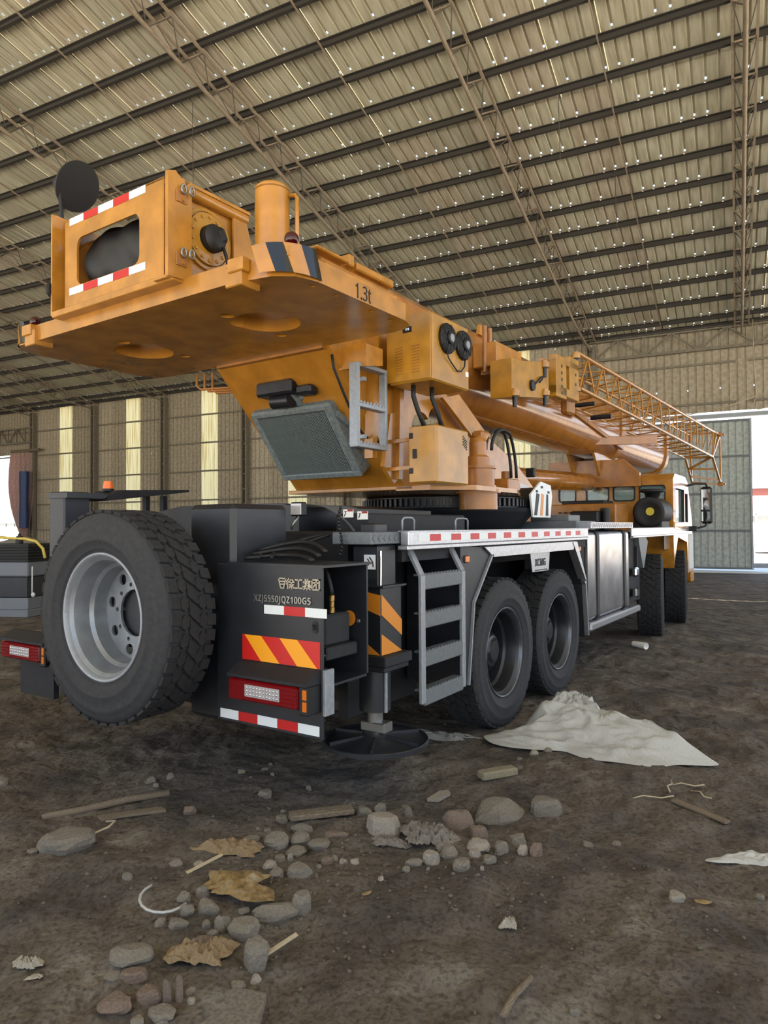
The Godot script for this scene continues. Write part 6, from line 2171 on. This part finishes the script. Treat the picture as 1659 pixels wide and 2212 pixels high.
# ---------------------------------------------------------------- what stands beyond and beside the truck
func make_surroundings():
	var m: MB
	# a machine at the left edge: steel skid, dark body, grey band, ribbed black top, yellow hose
	var a := node("skid_machine", self, Transform3D(Basis(Vector3.UP, 0.45), Vector3(-9.75, ground(-9.75, -4.5), -4.5)))
	tag(a, "black and grey machine with ribbed top and yellow hose at left edge", "machine")
	m = MB.new()
	m.span(Vector3(-0.75, 0.0, -0.5), Vector3(0.62, 0.14, 0.5), 0.01)
	m.span(Vector3(-0.75, 0.14, -0.45), Vector3(0.6, 0.36, 0.46), 0.01)
	put("skid", m, M.machine_grey, a)
	m = MB.new()
	m.span(Vector3(-0.72, 0.36, -0.42), Vector3(0.58, 0.76, 0.44), 0.02)
	put("lower_body", m, M.chassis, a)
	m = MB.new()
	m.span(Vector3(-0.72, 0.76, -0.42), Vector3(0.58, 1.04, 0.44), 0.02)
	put("grey_band", m, M.machine_grey, a)
	m = MB.new()
	for k in 6:
		m.span(Vector3(-0.74, 1.04 + 0.055 * k, -0.44), Vector3(0.6, 1.08 + 0.055 * k, 0.46), 0.008)
		m.span(Vector3(-0.71, 1.07 + 0.055 * k, -0.41), Vector3(0.57, 1.10 + 0.055 * k, 0.43))
	put("ribbed_top", m, M.black, a)
	m = MB.new()
	m.cyl(Vector3(0.16, 1.36, 0.1), Vector3(0.16, 1.52, 0.1), 0.075, 0.06, 12)
	m.cyl(Vector3(0.16, 1.52, 0.1), Vector3(0.16, 1.58, 0.1), 0.035, 0.02, 8)
	put("filler_cap", m, M.black, a)
	m = MB.new()
	m.tube([Vector3(-0.5, 1.42, 0.15), Vector3(-0.2, 1.5, 0.15), Vector3(0.05, 1.48, 0.14), Vector3(0.3, 1.47, 0.14), Vector3(0.55, 1.42, 0.16), Vector3(0.72, 1.28, 0.2), Vector3(0.78, 1.1, 0.22)], 0.028, 8)
	put("hose", m, M.hose_yellow, a)
	m = MB.new()
	m.cyl(Vector3(0.64, 0.4, 0.4), Vector3(0.64, 0.95, 0.4), 0.012, -1.0, 6)
	m.ball(Vector3(0.66, 0.42, 0.4), Vector3(0.04, 0.05, 0.04), 8)
	put("lever", m, M.white_strip, a)
	# heap of grey soil behind it
	m = MB.new()
	m.grid(func(u, v):
		var t: float = u * TAU
		var r: float = v * (1.9 + 0.2 * sin(t * 3.0))
		return Vector3(r * cos(t), maxf(1.42 * (1.0 - pow(v, 2.2)) + 0.12 * fn_a.get_noise_2d(r * cos(t) * 2.0, r * sin(t) * 2.0), 0.0) - 0.03, r * sin(t)), 40, 14)
	tag(put("soil_heap", m, M.concrete, self, Transform3D(Basis(), Vector3(-16.0, 0.0, -8.1))), "rounded grey heap behind the machine at left edge", "soil heap")
	# outside the right-hand doorway
	var c := node("car", self, HALL * Transform3D(Basis(), Vector3(3.35, 0.0, -46.0)))
	tag(c, "white hatchback car parked outside the right-hand doorway", "car")
	m = MB.new()
	m.prism([Vector2(-2.1, 0.32), Vector2(-2.18, 0.75), Vector2(-2.05, 1.0), Vector2(-1.55, 1.42), Vector2(-0.6, 1.5), Vector2(0.35, 1.42), Vector2(1.05, 1.0), Vector2(1.95, 0.85), Vector2(2.15, 0.6), Vector2(2.1, 0.32)], -0.85, 0.85)
	put("car_body", m, M.car_white, c)
	for s in [-1, 1]:
		m = MB.new()
		m.prism([Vector2(-1.7, 1.02), Vector2(-1.35, 1.36), Vector2(-0.65, 1.42), Vector2(-0.62, 1.02)], 0.851 * s, 0.856 * s)
		put("car_window", m, M.window_dark, c)
		m = MB.new()
		m.prism([Vector2(-0.55, 1.02), Vector2(-0.57, 1.42), Vector2(0.3, 1.35), Vector2(0.82, 1.0)], 0.851 * s, 0.856 * s)
		put("car_window", m, M.window_dark, c)
		for x in [-1.3, 1.35]:
			m = MB.new()
			m.cyl(Vector3(x, 0.33, 0.66 * s), Vector3(x, 0.33, 0.87 * s), 0.33, -1.0, 24)
			var w := put("car_wheel", m, M.black, c)
			m = MB.new()
			m.cyl(Vector3(x, 0.33, 0.872 * s), Vector3(x, 0.33, 0.876 * s), 0.2, -1.0, 16)
			put("hubcap", m, M.grey_light, w)
	var b := node("building", self, HALL * Transform3D(Basis(), Vector3(6.0, 0.0, -62.0)))
	tag(b, "low building with pale pink wall and blue roof beyond the parked car", "building")
	m = MB.new()
	m.span(Vector3(-7.0, 0.0, -3.0), Vector3(9.0, 2.6, 0.0))
	put("lower_wall", m, M.house_white, b)
	m = MB.new()
	m.span(Vector3(-7.0, 2.6, -3.0), Vector3(9.0, 4.5, 0.05))
	put("pink_wall", m, M.house_red, b)
	m = MB.new()
	m.prism([Vector2(-3.4, 4.5), Vector2(0.5, 4.5), Vector2(-0.6, 5.5), Vector2(-3.4, 5.7)], -7.3, 9.3, Transform3D(Basis(Vector3(0, 0, 1), Vector3.UP, Vector3(-1, 0, 0)), Vector3.ZERO))
	put("roof", m, M.house_blue, b)
	for k in 8:
		m = MB.new()
		m.span(Vector3(-6.6 + 2.0 * k, 0.0, 0.3), Vector3(-6.45 + 2.0 * k, 2.6, 0.45))
		put("post", m, M.grey_paint, b)
	m = MB.new()
	m.span(Vector3(-7.0, 2.5, 0.2), Vector3(9.0, 2.62, 0.5))
	put("railing", m, M.grey_paint, b)
	var g := node("sign_board", self, HALL * Transform3D(Basis(), Vector3(1.72, 0.0, -31.0)))
	tag(g, "dark board on a post just outside the right-hand doorway", "sign")
	m = MB.new()
	m.box(Vector3(0, 2.6, 0), Vector3(0.55, 1.45, 0.06), 0.01)
	put("board", m, M.chassis, g)
	m = MB.new()
	m.cyl(Vector3(0.1, 0, -0.06), Vector3(0.1, 2.8, -0.06), 0.05, -1.0, 10)
	put("post", m, M.grey_paint, g)
	# outside the left-hand doorway
	b = node("building", self, HALL * Transform3D(Basis(), Vector3(-66.0, 0.0, -45.0)))
	tag(b, "white panel building with pale blue eaves beyond the left doorway", "building")
	m = MB.new()
	m.span(Vector3(-14.0, 0.0, -4.0), Vector3(12.0, 2.25, 0.0))
	put("panel_wall", m, M.house_white, b)
	m = MB.new()
	m.span(Vector3(-14.3, 2.25, -4.2), Vector3(12.3, 2.9, 0.3))
	put("eaves", m, M.house_blue, b)
	for k in 20:
		m = MB.new()
		m.span(Vector3(-13.5 + 1.3 * k, 0.0, 0.0), Vector3(-13.42 + 1.3 * k, 2.25, 0.03))
		put("joint", m, M.grey_paint, b)
	m = MB.new()
	m.span(Vector3(-14.0, 1.0, 0.0), Vector3(12.0, 1.06, 0.03))
	put("joint", m, M.grey_paint, b)
	m = MB.new()
	m.span(Vector3(-0.35, 2.9, -0.4), Vector3(0.35, 4.4, 0.3), 0.05)
	m.bar(Vector3(0.0, 4.1, 0.0), Vector3(-2.6, 4.9, 0.0), 0.3, 0.35)
	m.span(Vector3(-0.5, 0.0, -5.2), Vector3(0.5, 3.2, -4.4))
	tag(put("yellow_loader_mast", m, M.machine_yellow, self, HALL * Transform3D(Basis(), Vector3(-63.3, 0.0, -47.6))), "orange-yellow machine part showing above the blue eaves at left", "machine")

func _ready():
	rng.seed = 20240611
	fn_a.seed = 4
	fn_a.frequency = 0.55
	fn_a.fractal_octaves = 3
	fn_b.seed = 9
	fn_b.frequency = 2.6
	fn_b.fractal_octaves = 4
	# camera
	var cam := Camera3D.new()
	cam.name = "camera"
	cam.fov = rad_to_deg(2.0 * atan(FRAME_H / 2.0 / 1500.0))
	cam.position = EYE
	cam.basis = Basis(Vector3.UP, deg_to_rad(33.522)) * Basis(Vector3.RIGHT, deg_to_rad(1.248)) * Basis(Vector3(0, 0, 1), deg_to_rad(-0.347))
	cam.near = 0.05
	cam.far = 400.0
	add_child(cam)
	# sky and exposure
	var env := Environment.new()
	env.background_mode = Environment.BG_SKY
	var sky := Sky.new()
	var sm := ProceduralSkyMaterial.new()
	sm.sky_top_color = Color(0.62, 0.74, 0.90)
	sm.sky_horizon_color = Color(0.93, 0.95, 0.97)
	sm.sky_curve = 0.25
	sm.ground_horizon_color = Color(0.72, 0.70, 0.66)
	sm.ground_bottom_color = Color(0.5, 0.47, 0.43)
	sm.sky_energy_multiplier = 1.0
	sky.sky_material = sm
	env.sky = sky
	env.tonemap_mode = Environment.TONE_MAPPER_LINEAR
	env.tonemap_exposure = 2.8
	env.sdfgi_enabled = true
	env.ssao_enabled = true
	env.ssil_enabled = true
	var we := WorldEnvironment.new()
	we.name = "environment"
	we.environment = env
	add_child(we)
	# the hall's axes
	var ba := deg_to_rad(-6.7)
	HALL = Transform3D(Basis(Vector3(cos(ba), 0, sin(ba)), Vector3.UP, Vector3(-sin(ba), 0, cos(ba))), Vector3(EYE.x, 0, EYE.z))
	# the sun stands behind the camera and lights the added yard slab
	var sun := DirectionalLight3D.new()
	sun.name = "sun"
	sun.light_color = Color(1.0, 0.97, 0.92)
	sun.light_energy = 9.0
	sun.light_angular_distance = 0.53
	sun.shadow_enabled = true
	add_child(sun)
	var sun_at: Vector3 = HALL.basis * Vector3(0.25, 1.25, 1.0)
	sun.look_at_from_position(sun_at * 50.0, Vector3.ZERO)
	make_materials()
	make_floor()
	make_roof()
	make_walls()
	var th := deg_to_rad(1.2)
	UP = Transform3D(Basis(Vector3(cos(th), 0, sin(th)), Vector3.UP, Vector3(-sin(th), 0, cos(th))), Vector3(0, 0, -4.15))
	truck = node("truck_crane")
	tag(truck, "orange truck-mounted crane with dark grey chassis and spare wheel at rear", "truck crane")
	make_wheel_meshes()
	make_carrier()
	make_upper()
	make_surroundings()
	make_stones()
	make_litter()
